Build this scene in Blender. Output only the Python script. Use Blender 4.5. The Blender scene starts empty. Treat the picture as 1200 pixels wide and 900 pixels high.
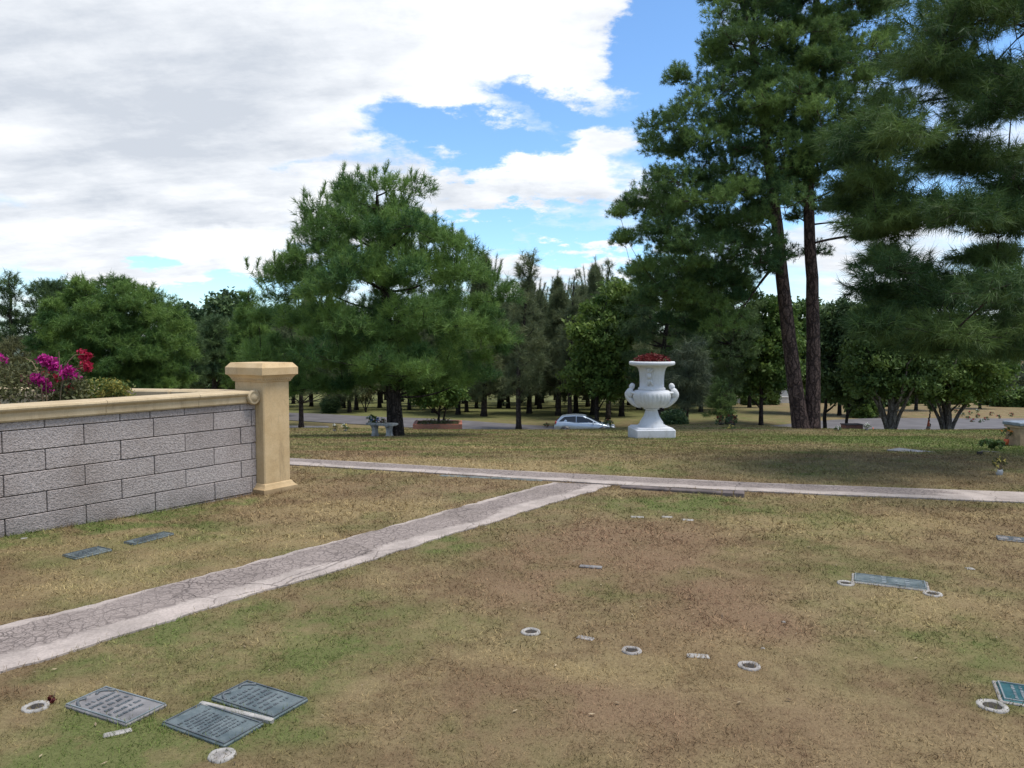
import bpy, math, random
import numpy as np
from mathutils import Vector, Matrix, noise as mnoise

random.seed(7)
RNG = np.random.default_rng(11)
scene = bpy.context.scene
COL = scene.collection
PI = math.pi

# ------------------------------------------------------------------ camera model
EYE = 1.7
F = 900.0
TH = math.atan(48.0 / 900.0)
CT, ST = math.cos(TH), math.sin(TH)

def ray(px, py):
    a = (px - 600.0) / F
    b = (450.0 - py) / F
    return Vector((a, CT + b * ST, -ST + b * CT))

def P(px, py, Y):
    """world point seen at photo pixel (px,py) that stands at depth Y"""
    r = ray(px, py)
    t = Y / r.y
    return Vector((r.x * t, Y, EYE + r.z * t))

# ------------------------------------------------------------------ terrain
_Y = np.array([-60, 0, 10.5, 12, 15, 18, 22, 25, 30, 35, 40, 45, 50, 54, 60, 65, 70, 80, 100, 120, 200, 400, 4000.0])
_Z = np.array([0, 0, 0, -.06, -.36, -.62, -1.0, -1.36, -1.82, -2.27, -2.79, -3.65, -4.6, -4.90, -4.90, -4.87, -5.0, -5.25, -6.1, -7.2, -11.0, -20.0, -24.0])

def _smooth_profile():
    ys = np.concatenate([np.arange(-60, 130, .25), np.arange(130, 4001, 5.0)])
    zs = np.interp(ys, _Y, _Z)
    k = np.ones(13) / 13
    near = ys < 129
    z2 = zs.copy()
    zz = np.convolve(np.pad(zs[near], 6, mode='edge'), k, mode='valid')
    z2[near] = zz
    return ys, z2
_PY, _PZ = _smooth_profile()

def g(x, y):
    z = float(np.interp(y, _PY, _PZ))
    # crest in the middle hides the road
    z += 0.20 * math.exp(-((x - 9.5) / 4.0) ** 2) * math.exp(-((y - 38.0) / 6.0) ** 2)
    # ground swells against the garden wall
    z += 0.09 * math.exp(-((x + 5.0) / 1.1) ** 2) * math.exp(-((y - 6.7) / 1.3) ** 2)
    z += 0.06 * math.sin(x * .31 + 1.3) * math.sin(y * .27) * min(1, max(0, (y - 12) / 10.0))
    return z

def GP(px, py):
    r = ray(px, py)
    t = 1.0
    prev = t
    while t < 3000:
        p = Vector((0, 0, EYE)) + r * t
        if p.z < g(p.x, p.y):
            lo, hi = prev, t
            for _ in range(30):
                m = (lo + hi) / 2
                q = Vector((0, 0, EYE)) + r * m
                if q.z < g(q.x, q.y): hi = m
                else: lo = m
            q = Vector((0, 0, EYE)) + r * hi
            return Vector((q.x, q.y, g(q.x, q.y)))
        prev = t
        t *= 1.01
    return Vector((0, 0, EYE)) + r * 500

def onground(px, Y):
    x = (px - 600) / F * Y
    return Vector((x, Y, g(x, Y)))

# ------------------------------------------------------------------ mesh helpers
class MB:
    def __init__(s):
        s.v = []; s.f = []; s.smooth = []
    def add(s, vs, fs, smooth=False):
        o = len(s.v)
        s.v.extend([tuple(v) for v in vs])
        for f in fs:
            s.f.append([i + o for i in f]); s.smooth.append(smooth)
    def box(s, c, size, rot=None, bev=0.0):
        hx, hy, hz = size[0] / 2, size[1] / 2, size[2] / 2
        R = rot if rot is not None else Matrix.Identity(3)
        c = Vector(c)
        if bev <= 0:
            vs = [Vector((sx * hx, sy * hy, sz * hz)) for sz in (-1, 1) for sx, sy in ((-1, -1), (1, -1), (1, 1), (-1, 1))]
            fs = [(3, 2, 1, 0), (4, 5, 6, 7), (0, 1, 5, 4), (1, 2, 6, 5), (2, 3, 7, 6), (3, 0, 4, 7)]
        else:
            b = min(bev, hx * .9, hy * .9, hz * .9)
            rings = []
            def rect(x, y, z, ch):
                return [Vector((-x + ch, -y, z)), Vector((x - ch, -y, z)), Vector((x, -y + ch, z)), Vector((x, y - ch, z)),
                        Vector((x - ch, y, z)), Vector((-x + ch, y, z)), Vector((-x, y - ch, z)), Vector((-x, -y + ch, z))]
            rings = [rect(hx - b, hy - b, -hz, b * .5), rect(hx, hy, -hz + b, b), rect(hx, hy, hz - b, b), rect(hx - b, hy - b, hz, b * .5)]
            vs = [v for r in rings for v in r]
            fs = [tuple(range(7, -1, -1)), tuple(range(24, 32))]
            for k in range(3):
                for i in range(8):
                    j = (i + 1) % 8
                    fs.append((k * 8 + i, k * 8 + j, k * 8 + 8 + j, k * 8 + 8 + i))
        s.add([c + R @ v for v in vs], fs)
    def tube(s, pts, rad, sides=6, cap=True, smooth=True):
        pts = [Vector(p) for p in pts]
        n = len(pts)
        vs = []; fs = []
        up = None
        for i, p in enumerate(pts):
            d = (pts[min(i + 1, n - 1)] - pts[max(i - 1, 0)])
            if d.length < 1e-9: d = Vector((0, 0, 1))
            d.normalize()
            if up is None:
                up = Vector((1, 0, 0)) if abs(d.x) < .8 else Vector((0, 1, 0))
            a = up - d * up.dot(d)
            if a.length < 1e-6: a = d.orthogonal()
            a.normalize(); up = a
            b = d.cross(a)
            for k in range(sides):
                t = 2 * PI * k / sides
                vs.append(p + (a * math.cos(t) + b * math.sin(t)) * rad[i])
        for i in range(n - 1):
            for k in range(sides):
                k2 = (k + 1) % sides
                fs.append((i * sides + k, i * sides + k2, (i + 1) * sides + k2, (i + 1) * sides + k))
        if cap:
            fs.append(tuple(range(sides - 1, -1, -1)))
            fs.append(tuple((n - 1) * sides + k for k in range(sides)))
        s.add(vs, fs, smooth)
    def lathe(s, prof, sides=32, c=(0, 0, 0), mod=None, smooth=True, cap=True):
        c = Vector(c); vs = []; fs = []
        for i, (r, z) in enumerate(prof):
            for k in range(sides):
                t = 2 * PI * k / sides
                rr = r * (mod(i, t) if mod else 1)
                vs.append(c + Vector((rr * math.cos(t), rr * math.sin(t), z)))
        n = len(prof)
        for i in range(n - 1):
            for k in range(sides):
                k2 = (k + 1) % sides
                fs.append((i * sides + k, i * sides + k2, (i + 1) * sides + k2, (i + 1) * sides + k))
        if cap:
            fs.append(tuple(range(sides - 1, -1, -1)))
            fs.append(tuple((n - 1) * sides + k for k in range(sides)))
        s.add(vs, fs, smooth)
    def sphere(s, c, r, n=10, m=7, sc=(1, 1, 1)):
        prof = []
        vs = []; fs = []
        c = Vector(c)
        for i in range(1, m):
            ph = PI * i / m - PI / 2
            for k in range(n):
                t = 2 * PI * k / n
                vs.append(c + Vector((r * sc[0] * math.cos(ph) * math.cos(t), r * sc[1] * math.cos(ph) * math.sin(t), r * sc[2] * math.sin(ph))))
        bot = len(vs); vs.append(c + Vector((0, 0, -r * sc[2]))); top = len(vs); vs.append(c + Vector((0, 0, r * sc[2])))
        for i in range(m - 2):
            for k in range(n):
                k2 = (k + 1) % n
                fs.append((i * n + k, i * n + k2, (i + 1) * n + k2, (i + 1) * n + k))
        for k in range(n):
            k2 = (k + 1) % n
            fs.append((bot, k2, k)); fs.append((top, (m - 2) * n + k, (m - 2) * n + k2))
        s.add(vs, fs, True)
    def prism(s, poly, z0, z1):
        """poly: list of (x,y); extruded in z (z0,z1 numbers or lists)"""
        n = len(poly)
        z0s = z0 if hasattr(z0, '__len__') else [z0] * n
        z1s = z1 if hasattr(z1, '__len__') else [z1] * n
        vs = [Vector((p[0], p[1], z0s[i])) for i, p in enumerate(poly)] + [Vector((p[0], p[1], z1s[i])) for i, p in enumerate(poly)]
        area = sum(poly[i][0] * poly[(i + 1) % n][1] - poly[(i + 1) % n][0] * poly[i][1] for i in range(n))
        idx = list(range(n)) if area > 0 else list(range(n - 1, -1, -1))
        fs = [tuple(reversed(idx)), tuple(i + n for i in idx)]
        for a in range(n):
            i, j = idx[a], idx[(a + 1) % n]
            fs.append((i, j, j + n, i + n))
        s.add(vs, fs)
    def xform(s, M):
        s.v = [tuple(M @ Vector(v)) for v in s.v]
        return s
    def build(s, name, m, parent=None):
        me = bpy.data.meshes.new(name)
        me.from_pydata(s.v, [], s.f)
        me.polygons.foreach_set('use_smooth', s.smooth)
        me.materials.append(m)
        me.update()
        o = bpy.data.objects.new(name, me)
        COL.objects.link(o)
        if parent: o.parent = parent
        return o

def np_tris(name, tris, tone, m, parent=None):
    n = len(tris)
    me = bpy.data.meshes.new(name)
    me.vertices.add(3 * n); me.loops.add(3 * n); me.polygons.add(n)
    me.vertices.foreach_set('co', np.ascontiguousarray(tris, dtype=np.float32).reshape(-1))
    me.loops.foreach_set('vertex_index', np.arange(3 * n, dtype=np.int32))
    me.polygons.foreach_set('loop_start', np.arange(0, 3 * n, 3, dtype=np.int32))
    a = me.attributes.new('tone', 'FLOAT', 'POINT')
    a.data.foreach_set('value', np.repeat(np.asarray(tone, dtype=np.float32), 3))
    me.materials.append(m)
    me.update(calc_edges=True)
    o = bpy.data.objects.new(name, me)
    COL.objects.link(o)
    if parent: o.parent = parent
    return o

def tag(o, label=None, cat=None, group=None, kind=None):
    if label: o['label'] = label
    if cat: o['category'] = cat
    if group: o['group'] = group
    if kind: o['kind'] = kind
    return o

def thing(name, label, cat, loc=(0, 0, 0), rz=0.0, group=None):
    o = bpy.data.objects.new(name, None)
    o.empty_display_size = .2
    COL.objects.link(o)
    o.location = loc; o.rotation_euler = (0, 0, rz)
    return tag(o, label, cat, group)

def dup(root, loc, rz=0, sc=1.0, label=None, group=None):
    r = root.copy(); COL.objects.link(r)
    r.location = loc; r.rotation_euler = (0, 0, rz)
    r.scale = (sc, sc, sc) if not hasattr(sc, '__len__') else sc
    if label: r['label'] = label
    if group: r['group'] = group
    for ch in list(root.children):
        c = ch.copy(); COL.objects.link(c); c.parent = r
        for gg in list(ch.children):
            d = gg.copy(); COL.objects.link(d); d.parent = c
    return r

# ------------------------------------------------------------------ materials
class NT:
    def __init__(s, tree): s.t = tree; s.n = tree.nodes; s.l = tree.links
    def node(s, typ, **kw):
        nd = s.n.new(typ)
        for k, v in kw.items(): setattr(nd, k, v)
        return nd
    def put(s, sock, v):
        if hasattr(v, 'is_output') or isinstance(v, bpy.types.NodeSocket): s.l.new(v, sock)
        elif v is not None: sock.default_value = v
    def math(s, op, a, b=None, c=None, clamp=False):
        nd = s.node('ShaderNodeMath', operation=op, use_clamp=clamp)
        s.put(nd.inputs[0], a)
        if b is not None: s.put(nd.inputs[1], b)
        if c is not None: s.put(nd.inputs[2], c)
        return nd.outputs[0]
    def vmath(s, op, a, b=None):
        nd = s.node('ShaderNodeVectorMath', operation=op)
        s.put(nd.inputs[0], a)
        if b is not None: s.put(nd.inputs[1], b)
        return nd.outputs['Value'] if op in ('LENGTH', 'DOT_PRODUCT', 'DISTANCE') else nd.outputs[0]
    def noise(s, vec, scale, detail=3, rough=.55, out='Fac', dist=0):
        nd = s.node('ShaderNodeTexNoise')
        if vec is not None: s.l.new(vec, nd.inputs['Vector'])
        nd.inputs['Scale'].default_value = scale; nd.inputs['Detail'].default_value = detail
        nd.inputs['Roughness'].default_value = rough; nd.inputs['Distortion'].default_value = dist
        return nd.outputs[out]
    def mr(s, v, a, b, c=0., d=1., smooth=True):
        nd = s.node('ShaderNodeMapRange', interpolation_type='SMOOTHSTEP' if smooth else 'LINEAR')
        s.put(nd.inputs['Value'], v)
        for k, x in zip(('From Min', 'From Max', 'To Min', 'To Max'), (a, b, c, d)): s.put(nd.inputs[k], x)
        return nd.outputs[0]
    def mix(s, f, a, b, mode='MIX'):
        nd = s.node('ShaderNodeMix', data_type='RGBA', blend_type=mode)
        s.put(nd.inputs[0], f)
        s.put(nd.inputs[6], a if not isinstance(a, tuple) else (*a, 1.)[:4])
        s.put(nd.inputs[7], b if not isinstance(b, tuple) else (*b, 1.)[:4])
        return nd.outputs[2]
    def pos(s): return s.node('ShaderNodeNewGeometry').outputs['Position']
    def obj(s): return s.node('ShaderNodeTexCoord').outputs['Object']
    def attr(s, name, out='Fac'):
        return s.node('ShaderNodeAttribute', attribute_name=name).outputs[out]
    def bump(s, h, strength=.4, dist=.02):
        nd = s.node('ShaderNodeBump')
        nd.inputs['Strength'].default_value = strength; nd.inputs['Distance'].default_value = dist
        s.l.new(h, nd.inputs['Height'])
        return nd.outputs[0]

def newmat(name):
    m = bpy.data.materials.new(name)
    m.use_nodes = True
    nt = NT(m.node_tree)
    bs = m.node_tree.nodes['Principled BSDF']
    return m, nt, bs

def mat(name, col, rough=.7, var=.12, scale=8., bump=.15, bdist=.01, metal=0., spec=.5, col2=None, detail=5):
    m, t, bs = newmat(name)
    v = t.obj()
    n = t.noise(v, scale, detail, .6)
    c2 = col2 if col2 else tuple(max(0, c * (1 - 2.2 * var)) for c in col)
    c1 = col if col2 else tuple(min(1, c * (1 + var)) for c in col)
    t.l.new(t.mix(t.mr(n, .3, .7), c2, c1), bs.inputs['Base Color'])
    bs.inputs['Roughness'].default_value = rough
    bs.inputs['Metallic'].default_value = metal
    bs.inputs['Specular IOR Level'].default_value = spec
    if bump: t.l.new(t.bump(t.noise(v, scale * 6, 4), bump, bdist), bs.inputs['Normal'])
    return m

def leafmat(name, dark, light, trans=.25, rough=.55, spec=.25):
    m, t, bs = newmat(name)
    tone = t.attr('tone')
    c = t.mix(tone, dark, light)
    t.l.new(c, bs.inputs['Base Color'])
    bs.inputs['Roughness'].default_value = rough
    bs.inputs['Specular IOR Level'].default_value = spec
    tr = t.node('ShaderNodeBsdfTranslucent')
    t.l.new(c, tr.inputs['Color'])
    mx = t.node('ShaderNodeMixShader'); mx.inputs[0].default_value = trans
    t.l.new(bs.outputs[0], mx.inputs[1]); t.l.new(tr.outputs[0], mx.inputs[2])
    t.l.new(mx.outputs[0], t.n['Material Output'].inputs['Surface'])
    return m

def barkmat(name, a, b, scale=6.):
    m, t, bs = newmat(name)
    v = t.obj()
    mp = t.node('ShaderNodeMapping'); mp.inputs['Scale'].default_value = (1, 1, .28)
    t.l.new(v, mp.inputs['Vector'])
    vo = t.node('ShaderNodeTexVoronoi', feature='DISTANCE_TO_EDGE')
    vo.inputs['Scale'].default_value = scale
    t.l.new(t.vmath('ADD', mp.outputs[0], t.vmath('MULTIPLY', t.noise(v, 4, 3, out='Color'), (.25, .25, .1))), vo.inputs['Vector'])
    h = t.mr(vo.outputs['Distance'], 0.0, .18)
    n = t.noise(v, 14, 5, .65)
    c = t.mix(t.math('MULTIPLY', h, t.mr(n, .25, .75)), b, a)
    t.l.new(c, bs.inputs['Base Color'])
    bs.inputs['Roughness'].default_value = .9
    bs.inputs['Specular IOR Level'].default_value = .15
    t.l.new(t.bump(t.math('ADD', h, t.math('MULTIPLY', n, .5)), .8, .05), bs.inputs['Normal'])
    return m

# grass colour, shared by the soil sheet and the blades so patches agree
STRAW = (.325, .243, .125); BROWN = (.192, .123, .068); GREEN = (.105, .162, .036); TAN = (.385, .30, .17)

def grass_blobs():
    gr = []; br = []; st = []
    def b(lst, px, py, wx, wy, amt):
        p = GP(px, py); q = GP(px, py - wy); r = GP(px + wx, py)
        lst.append((p.x, p.y, abs(r.x - p.x), max(.25, abs(q.y - p.y)), amt * (1.9 if lst is gr else 1.5 if lst is st else 2.1)))
    for a in ((400, 735, 150, 45, .30), (250, 850, 170, 50, .34), (60, 870, 120, 50, .2), (560, 735, 60, 25, .16), (300, 770, 180, 30, .2), (80, 775, 60, 14, .25), (180, 742, 60, 12, .25), (270, 712, 60, 10, .22), (380, 678, 70, 9, .2), (520, 640, 80, 8, .18), (30, 626, 60, 7, .45), (120, 611, 60, 6, .45), (210, 598, 60, 5, .45), (270, 588, 40, 4, .4), (160, 860, 150, 60, .3), (330, 820, 80, 40, .3),
              (760, 592, 150, 14, .24), (1060, 516, 130, 10, .42), (1080, 505, 120, 6, .2), (430, 655, 170, 14, .16), (830, 590, 70, 12, .2), (1120, 800, 70, 40, .28),
              (150, 612, 160, 10, .24), (800, 675, 50, 16, .15), (1180, 760, 60, 40, .2), (950, 605, 100, 14, .12), (1000, 548, 200, 8, .12),
              (820, 545, 160, 9, .15), (60, 665, 60, 14, .1), (600, 600, 90, 12, .14), (560, 640, 60, 16, .1)): b(gr, *a)
    for a in ((700, 640, 180, 40, .40), (830, 715, 140, 45, .40), (600, 690, 110, 35, .30), (650, 850, 220, 60, .34), (480, 572, 160, 9, .2), (380, 705, 80, 22, .24), (480, 530, 140, 7, .3),
              (950, 840, 120, 60, .2), (330, 600, 140, 14, .1)): b(br, *a)
    for a in ((250, 640, 200, 30, .45), (90, 690, 150, 25, .4), (430, 600, 160, 14, .4), (1000, 610, 200, 20, .4), (1110, 720, 110, 40, .4), (640, 790, 140, 20, .3), (800, 760, 120, 30, .25),
              (480, 543, 140, 8, .5), (700, 545, 200, 8, .5), (1000, 560, 220, 7, .45), (600, 525, 200, 6, .3), (120, 800, 70, 12, .3), (330, 740, 60, 20, .25)): b(st, *a)
    return gr, br, st

def grass_color(t, posv, GR, BR, ST_):
    sep = t.node('ShaderNodeSeparateXYZ'); t.l.new(posv, sep.inputs[0])
    cmb = t.node('ShaderNodeCombineXYZ'); t.l.new(sep.outputs[0], cmb.inputs[0]); t.l.new(sep.outputs[1], cmb.inputs[1])
    v = cmb.outputs[0]
    wob = t.vmath('ADD', v, t.vmath('MULTIPLY', t.vmath('SUBTRACT', t.noise(v, 1.1, 3, out='Color'), (.5, .5, .5)), (1.6, 1.6, 0)))
    def blobsum(lst):
        tot = None
        for (x, y, rx, ry, amt) in lst:
            d = t.vmath('LENGTH', t.vmath('MULTIPLY', t.vmath('SUBTRACT', wob, (x, y, 0)), (1 / rx, 1 / ry, 0)))
            k = t.mr(d, .15, 1.25, amt, 0.)
            tot = k if tot is None else t.math('ADD', tot, k)
        return tot
    big = t.noise(v, .22, 4, .6)
    mid = t.noise(v, 1.5, 5, .65)
    fine = t.noise(v, 9., 4, .7)
    base = t.mix(t.mr(t.math('ADD', t.math('MULTIPLY', mid, .62), t.math('MULTIPLY', fine, .38)), .40, .60), BROWN, STRAW)
    base = t.mix(t.mr(big, .5, .72, 0, .7), base, TAN)
    br = t.math('MULTIPLY', blobsum(BR), t.mr(mid, .3, .65, .5, 1.3))
    base = t.mix(t.math('MINIMUM', br, .8), base, (.262, .156, .100))
    base = t.mix(t.math('MINIMUM', t.math('MULTIPLY', blobsum(ST_), t.mr(mid, .3, .62, .6, 1.3)), .65), base, (.41, .31, .15))
    gm = t.math('ADD', t.math('MULTIPLY', t.mr(t.noise(v, .55, 5, .62), .46, .68), .5), blobsum(GR))
    gm = t.math('ADD', gm, t.math('MULTIPLY', t.mr(sep.outputs[1], 56., 74., 0., .85), t.mr(sep.outputs[0], 34., 12.)))  # greener far lawn; shade under the grove is partly put into this colour
    strp = t.vmath('MULTIPLY', v, (.09, .75, 0))
    gm = t.math('ADD', gm, t.math('MULTIPLY', t.math('MULTIPLY', t.mr(sep.outputs[1], 11., 15.), t.mr(sep.outputs[1], 62., 46.)), t.mr(t.noise(strp, 1., 5, .65), .40, .62, .06, .55)))
    gm = t.math('MULTIPLY', gm, t.mr(t.noise(v, 3.2, 4, .7), .34, .6, .45, 1.35))
    gm = t.math('MINIMUM', gm, .88)
    return t.mix(gm, base, GREEN), fine

GRB = grass_blobs()
def make_ground_mat():
    m, t, bs = newmat('lawn_soil')
    p = t.pos()
    c, fine = grass_color(t, p, *GRB)
    sp = t.noise(p, 45., 4, .75)
    sp2 = t.noise(p, 150., 2, .7)
    c = t.mix(t.mr(t.math('ADD', t.math('MULTIPLY', sp, .5), t.math('MULTIPLY', sp2, .5)), .34, .62, .0, .55), t.mix(.62, c, (.07, .055, .028)), t.mix(.25, c, TAN))
    t.l.new(c, bs.inputs['Base Color'])
    bs.inputs['Roughness'].default_value = .95; bs.inputs['Specular IOR Level'].default_value = .08
    t.l.new(t.bump(sp, .6, .03), bs.inputs['Normal'])
    return m
def make_blade_mat():
    m, t, bs = newmat('grass_blades')
    c, fine = grass_color(t, t.pos(), *GRB)
    j = t.attr('tone')
    c = t.mix(1.0, c, t.mix(j, (.48, .46, .44), (1.5, 1.48, 1.42)), 'MULTIPLY')
    t.l.new(c, bs.inputs['Base Color'])
    bs.inputs['Roughness'].default_value = .8; bs.inputs['Specular IOR Level'].default_value = .12
    return m
def make_concrete_mat(name, base, crack=True):
    m, t, bs = newmat(name)
    uv = t.node('ShaderNodeUVMap').outputs[0]
    sep = t.node('ShaderNodeSeparateXYZ'); t.l.new(uv, sep.inputs[0])
    u, v = sep.outputs[0], sep.outputs[1]
    p = t.pos()
    n = t.noise(p, 3., 6, .65)
    f = t.noise(p, 60., 4, .7)
    c = t.mix(t.mr(n, .3, .7), tuple(x * .72 for x in base), tuple(min(1, x * 1.08) for x in base))
    c = t.mix(t.mr(f, .35, .65), t.mix(.25, c, (.05, .04, .04)), c)
    h = f
    if crack:
        # crazed band: rough broken topping, smooth strip left on the near side
        edge = t.math('ADD', u, t.math('MULTIPLY', t.math('SUBTRACT', t.noise(p, 1.2, 4, .6), .5), .55))
        band = t.math('MULTIPLY', t.mr(edge, .03, .11), t.mr(edge, .74, .62))
        band = t.math('MULTIPLY', band, t.mr(v, 0., 1., 1., 0.))
        wv = t.vmath('ADD', p, t.vmath('MULTIPLY', t.noise(p, 5., 4, .6, out='Color'), (.16, .16, 0)))
        vo = t.node('ShaderNodeTexVoronoi', feature='DISTANCE_TO_EDGE'); vo.inputs['Scale'].default_value = 16.
        t.l.new(wv, vo.inputs['Vector'])
        vo2 = t.node('ShaderNodeTexVoronoi', feature='DISTANCE_TO_EDGE'); vo2.inputs['Scale'].default_value = 46.
        t.l.new(wv, vo2.inputs['Vector'])
        cr = t.math('MINIMUM', t.mr(vo.outputs['Distance'], .01, .085), t.mr(vo2.outputs['Distance'], .0, .07, .45, 1.))
        crb = t.math('SUBTRACT', 1., t.math('MULTIPLY', t.math('SUBTRACT', 1., cr), band))
        c = t.mix(t.math('MULTIPLY', band, .62), c, (.235, .19, .168))
        c = t.mix(t.math('MAXIMUM', crb, t.mr(t.noise(p, 1.7, 4), .40, .68, .0, .65)), (.145, .118, .104), c)
        st_ = t.noise(p, .9, 5, .7)
        c = t.mix(t.mr(st_, .5, .75, 0, .45), c, (.17, .14, .115))
        # a few long cracks elsewhere
        vo3 = t.node('ShaderNodeTexVoronoi', feature='DISTANCE_TO_EDGE'); vo3.inputs['Scale'].default_value = 1.1
        t.l.new(wv, vo3.inputs['Vector'])
        c = t.mix(t.mr(vo3.outputs['Distance'], .002, .008, .45, 1.), (.05, .04, .035), c)
        h = t.math('ADD', t.math('MULTIPLY', f, .3), crb)
    t.l.new(c, bs.inputs['Base Color'])
    bs.inputs['Roughness'].default_value = .9; bs.inputs['Specular IOR Level'].default_value = .2
    t.l.new(t.bump(h, .6, .012), bs.inputs['Normal'])
    return m
def make_block_mat():
    m, t, bs = newmat('split_face_block')
    p = t.obj()
    n = t.noise(p, 40., 6, .75)
    vo = t.node('ShaderNodeTexVoronoi'); vo.inputs['Scale'].default_value = 65.
    t.l.new(p, vo.inputs['Vector'])
    big = t.noise(p, 1.4, 4, .6)
    pb = t.attr('tone')
    c = t.mix(t.mr(n, .3, .7), (.085, .070, .062), (.50, .425, .385))
    c = t.mix(t.mr(vo.outputs['Distance'], .0, .55), c, t.mix(.5, c, (.46, .42, .40)))
    c = t.mix(t.mr(big, .4, .75, 0, .5), c, (.20, .16, .135))
    c = t.mix(1.0, c, t.mix(pb, (.92, .91, .91), (1.07, 1.06, 1.06)), 'MULTIPLY')
    sep = t.node('ShaderNodeSeparateXYZ'); t.l.new(p, sep.inputs[0])
    damp = t.math('MULTIPLY', t.mr(sep.outputs[2], .0, .22, .5, 0.), t.mr(t.noise(p, 3.5, 4), .3, .7))
    c = t.mix(damp, c, (.06, .055, .045))
    t.l.new(c, bs.inputs['Base Color'])
    bs.inputs['Roughness'].default_value = .92; bs.inputs['Specular IOR Level'].default_value = .15
    t.l.new(t.bump(t.math('ADD', n, t.math('MULTIPLY', vo.outputs['Distance'], .6)), .6, .016), bs.inputs['Normal'])
    return m
def make_stone_mat(name, a, b, stain=(.22, .15, .08), stainamt=.5):
    m, t, bs = newmat(name)
    p = t.obj()
    n = t.noise(p, 4., 6, .65)
    f = t.noise(p, 90., 3, .7)
    c = t.mix(t.mr(n, .3, .7), b, a)
    mp = t.node('ShaderNodeMapping'); mp.inputs['Scale'].default_value = (7, 7, 1.2)
    t.l.new(p, mp.inputs['Vector'])
    st = t.noise(mp.outputs[0], 1.6, 5, .7)
    c = t.mix(t.mr(st, .52, .78, 0, stainamt), c, stain)
    c = t.mix(t.mr(f, .3, .6, .18, 0), c, (.12, .09, .05))
    sz = t.node('ShaderNodeSeparateXYZ'); t.l.new(p, sz.inputs[0])
    grime = t.math('MULTIPLY', t.mr(t.math('ADD', sz.outputs[2], t.math('MULTIPLY', n, .2)), .06, .30, .75, 0.), t.mr(f, .3, .65, .5, 1.))
    c = t.mix(grime, c, stain)
    bl = t.noise(p, 11., 5, .7)
    c = t.mix(t.mr(bl, .58, .74, 0, stainamt * .6), c, stain)
    t.l.new(c, bs.inputs['Base Color'])
    bs.inputs['Roughness'].default_value = .85; bs.inputs['Specular IOR Level'].default_value = .2
    t.l.new(t.bump(t.math('ADD', f, n), .25, .006), bs.inputs['Normal'])
    return m
def make_plaque_mat(name, a, b, rough=.38, metal=.35):
    m, t, bs = newmat(name)
    p = t.obj()
    n = t.noise(p, 7., 6, .7)
    f = t.noise(p, 70., 3, .7)
    c = t.mix(t.mr(n, .32, .68), a, b)
    c = t.mix(t.mr(f, .55, .75, 0, .35), c, (.25, .26, .25))
    t.l.new(c, bs.inputs['Base Color'])
    t.l.new(t.mr(n, .3, .7, rough, rough + .25), bs.inputs['Roughness'])
    bs.inputs['Metallic'].default_value = metal
    t.l.new(t.bump(f, .25, .003), bs.inputs['Normal'])
    return m

M = {}
M['ground'] = make_ground_mat()
M['blades'] = make_blade_mat()
M['path'] = make_concrete_mat('cracked_concrete', (.455, .385, .335))
M['edging'] = mat('weathered_green_edging', (.15, .165, .15), .8, .25, 6)
M['kerb'] = mat('kerb_concrete', (.125, .098, .088), .9, .25, 5)
M['asphalt'] = mat('worn_asphalt', (.118, .108, .107), .9, .12, .6, .2)
M['block'] = make_block_mat()
M['mortar'] = mat('dark_mortar', (.055, .05, .05), .95, .2, 20)
M['stone'] = make_stone_mat('yellow_cast_stone', (.61, .45, .255), (.52, .365, .19))
M['coping'] = make_stone_mat('pale_cast_stone', (.55, .435, .275), (.45, .345, .205), stainamt=.55)
M['soil'] = mat('dark_soil', (.05, .035, .022), .95, .3, 12, .5, .03)
M['white'] = make_stone_mat('white_painted_stone', (.66, .67, .69), (.58, .59, .60), stain=(.36, .345, .31), stainamt=.5)
M['redflower'] = leafmat('red_begonia', (.07, .010, .009), (.22, .030, .026))
M['bronze_blue'] = make_plaque_mat('blue_patina_bronze', (.075, .102, .105), (.165, .195, .192), .45)
M['bronze_teal'] = make_plaque_mat('teal_patina_bronze', (.015, .075, .085), (.04, .13, .14), .35)
M['bronze_grey'] = make_plaque_mat('grey_worn_bronze', (.155, .145, .138), (.275, .26, .248), .5)
M['raised'] = make_plaque_mat('worn_raised_metal', (.17, .20, .205), (.25, .275, .275), .45)
M['raised_dark'] = make_plaque_mat('tarnished_lettering', (.075, .085, .09), (.13, .145, .15), .45)
M['concrete'] = mat('pale_concrete', (.30, .275, .25), .9, .2, 14, .4)
M['whitebit'] = mat('chalky_white_stone', (.34, .318, .285), .85, .15, 16, .4)
M['darkbrown'] = mat('dark_brown_and_hole_shade', (.035, .028, .022), .9, .2)  # dark brown; in the vase rings it stands for a hole's shade
M['bench'] = mat('grey_bench_concrete', (.42, .41, .38), .85, .2, 8, .3)
M['slate'] = mat('slate_top', (.19, .22, .25), .55, .15, 8, .1)
M['tanstone'] = mat('tan_bench_stone', (.42, .30, .18), .85, .15, 8, .3)
M['brick'] = None
M['bark'] = barkmat('pine_bark', (.145, .098, .082), (.030, .021, .019), 5.)
M['bark2'] = barkmat('dark_bark', (.085, .068, .058), (.022, .018, .016), 8.)
M['barkpale'] = barkmat('pale_smooth_bark', (.26, .23, .19), (.09, .075, .06), 5.)
M['pine'] = leafmat('pine_needles', (.042, .105, .034), (.20, .315, .075), .36)
M['pinenear'] = leafmat('long_pine_needles', (.030, .072, .022), (.145, .22, .058), .3)
M['pinetall'] = leafmat('tall_pine_needles', (.036, .088, .032), (.195, .295, .078), .35)
M['pineround'] = leafmat('round_pine_needles', (0.05, 0.115, 0.03), (0.185, 0.285, 0.062), 0.33)
M['casu'] = leafmat('casuarina_twigs', (.070, .098, .045), (.19, .22, .10), .3)
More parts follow.
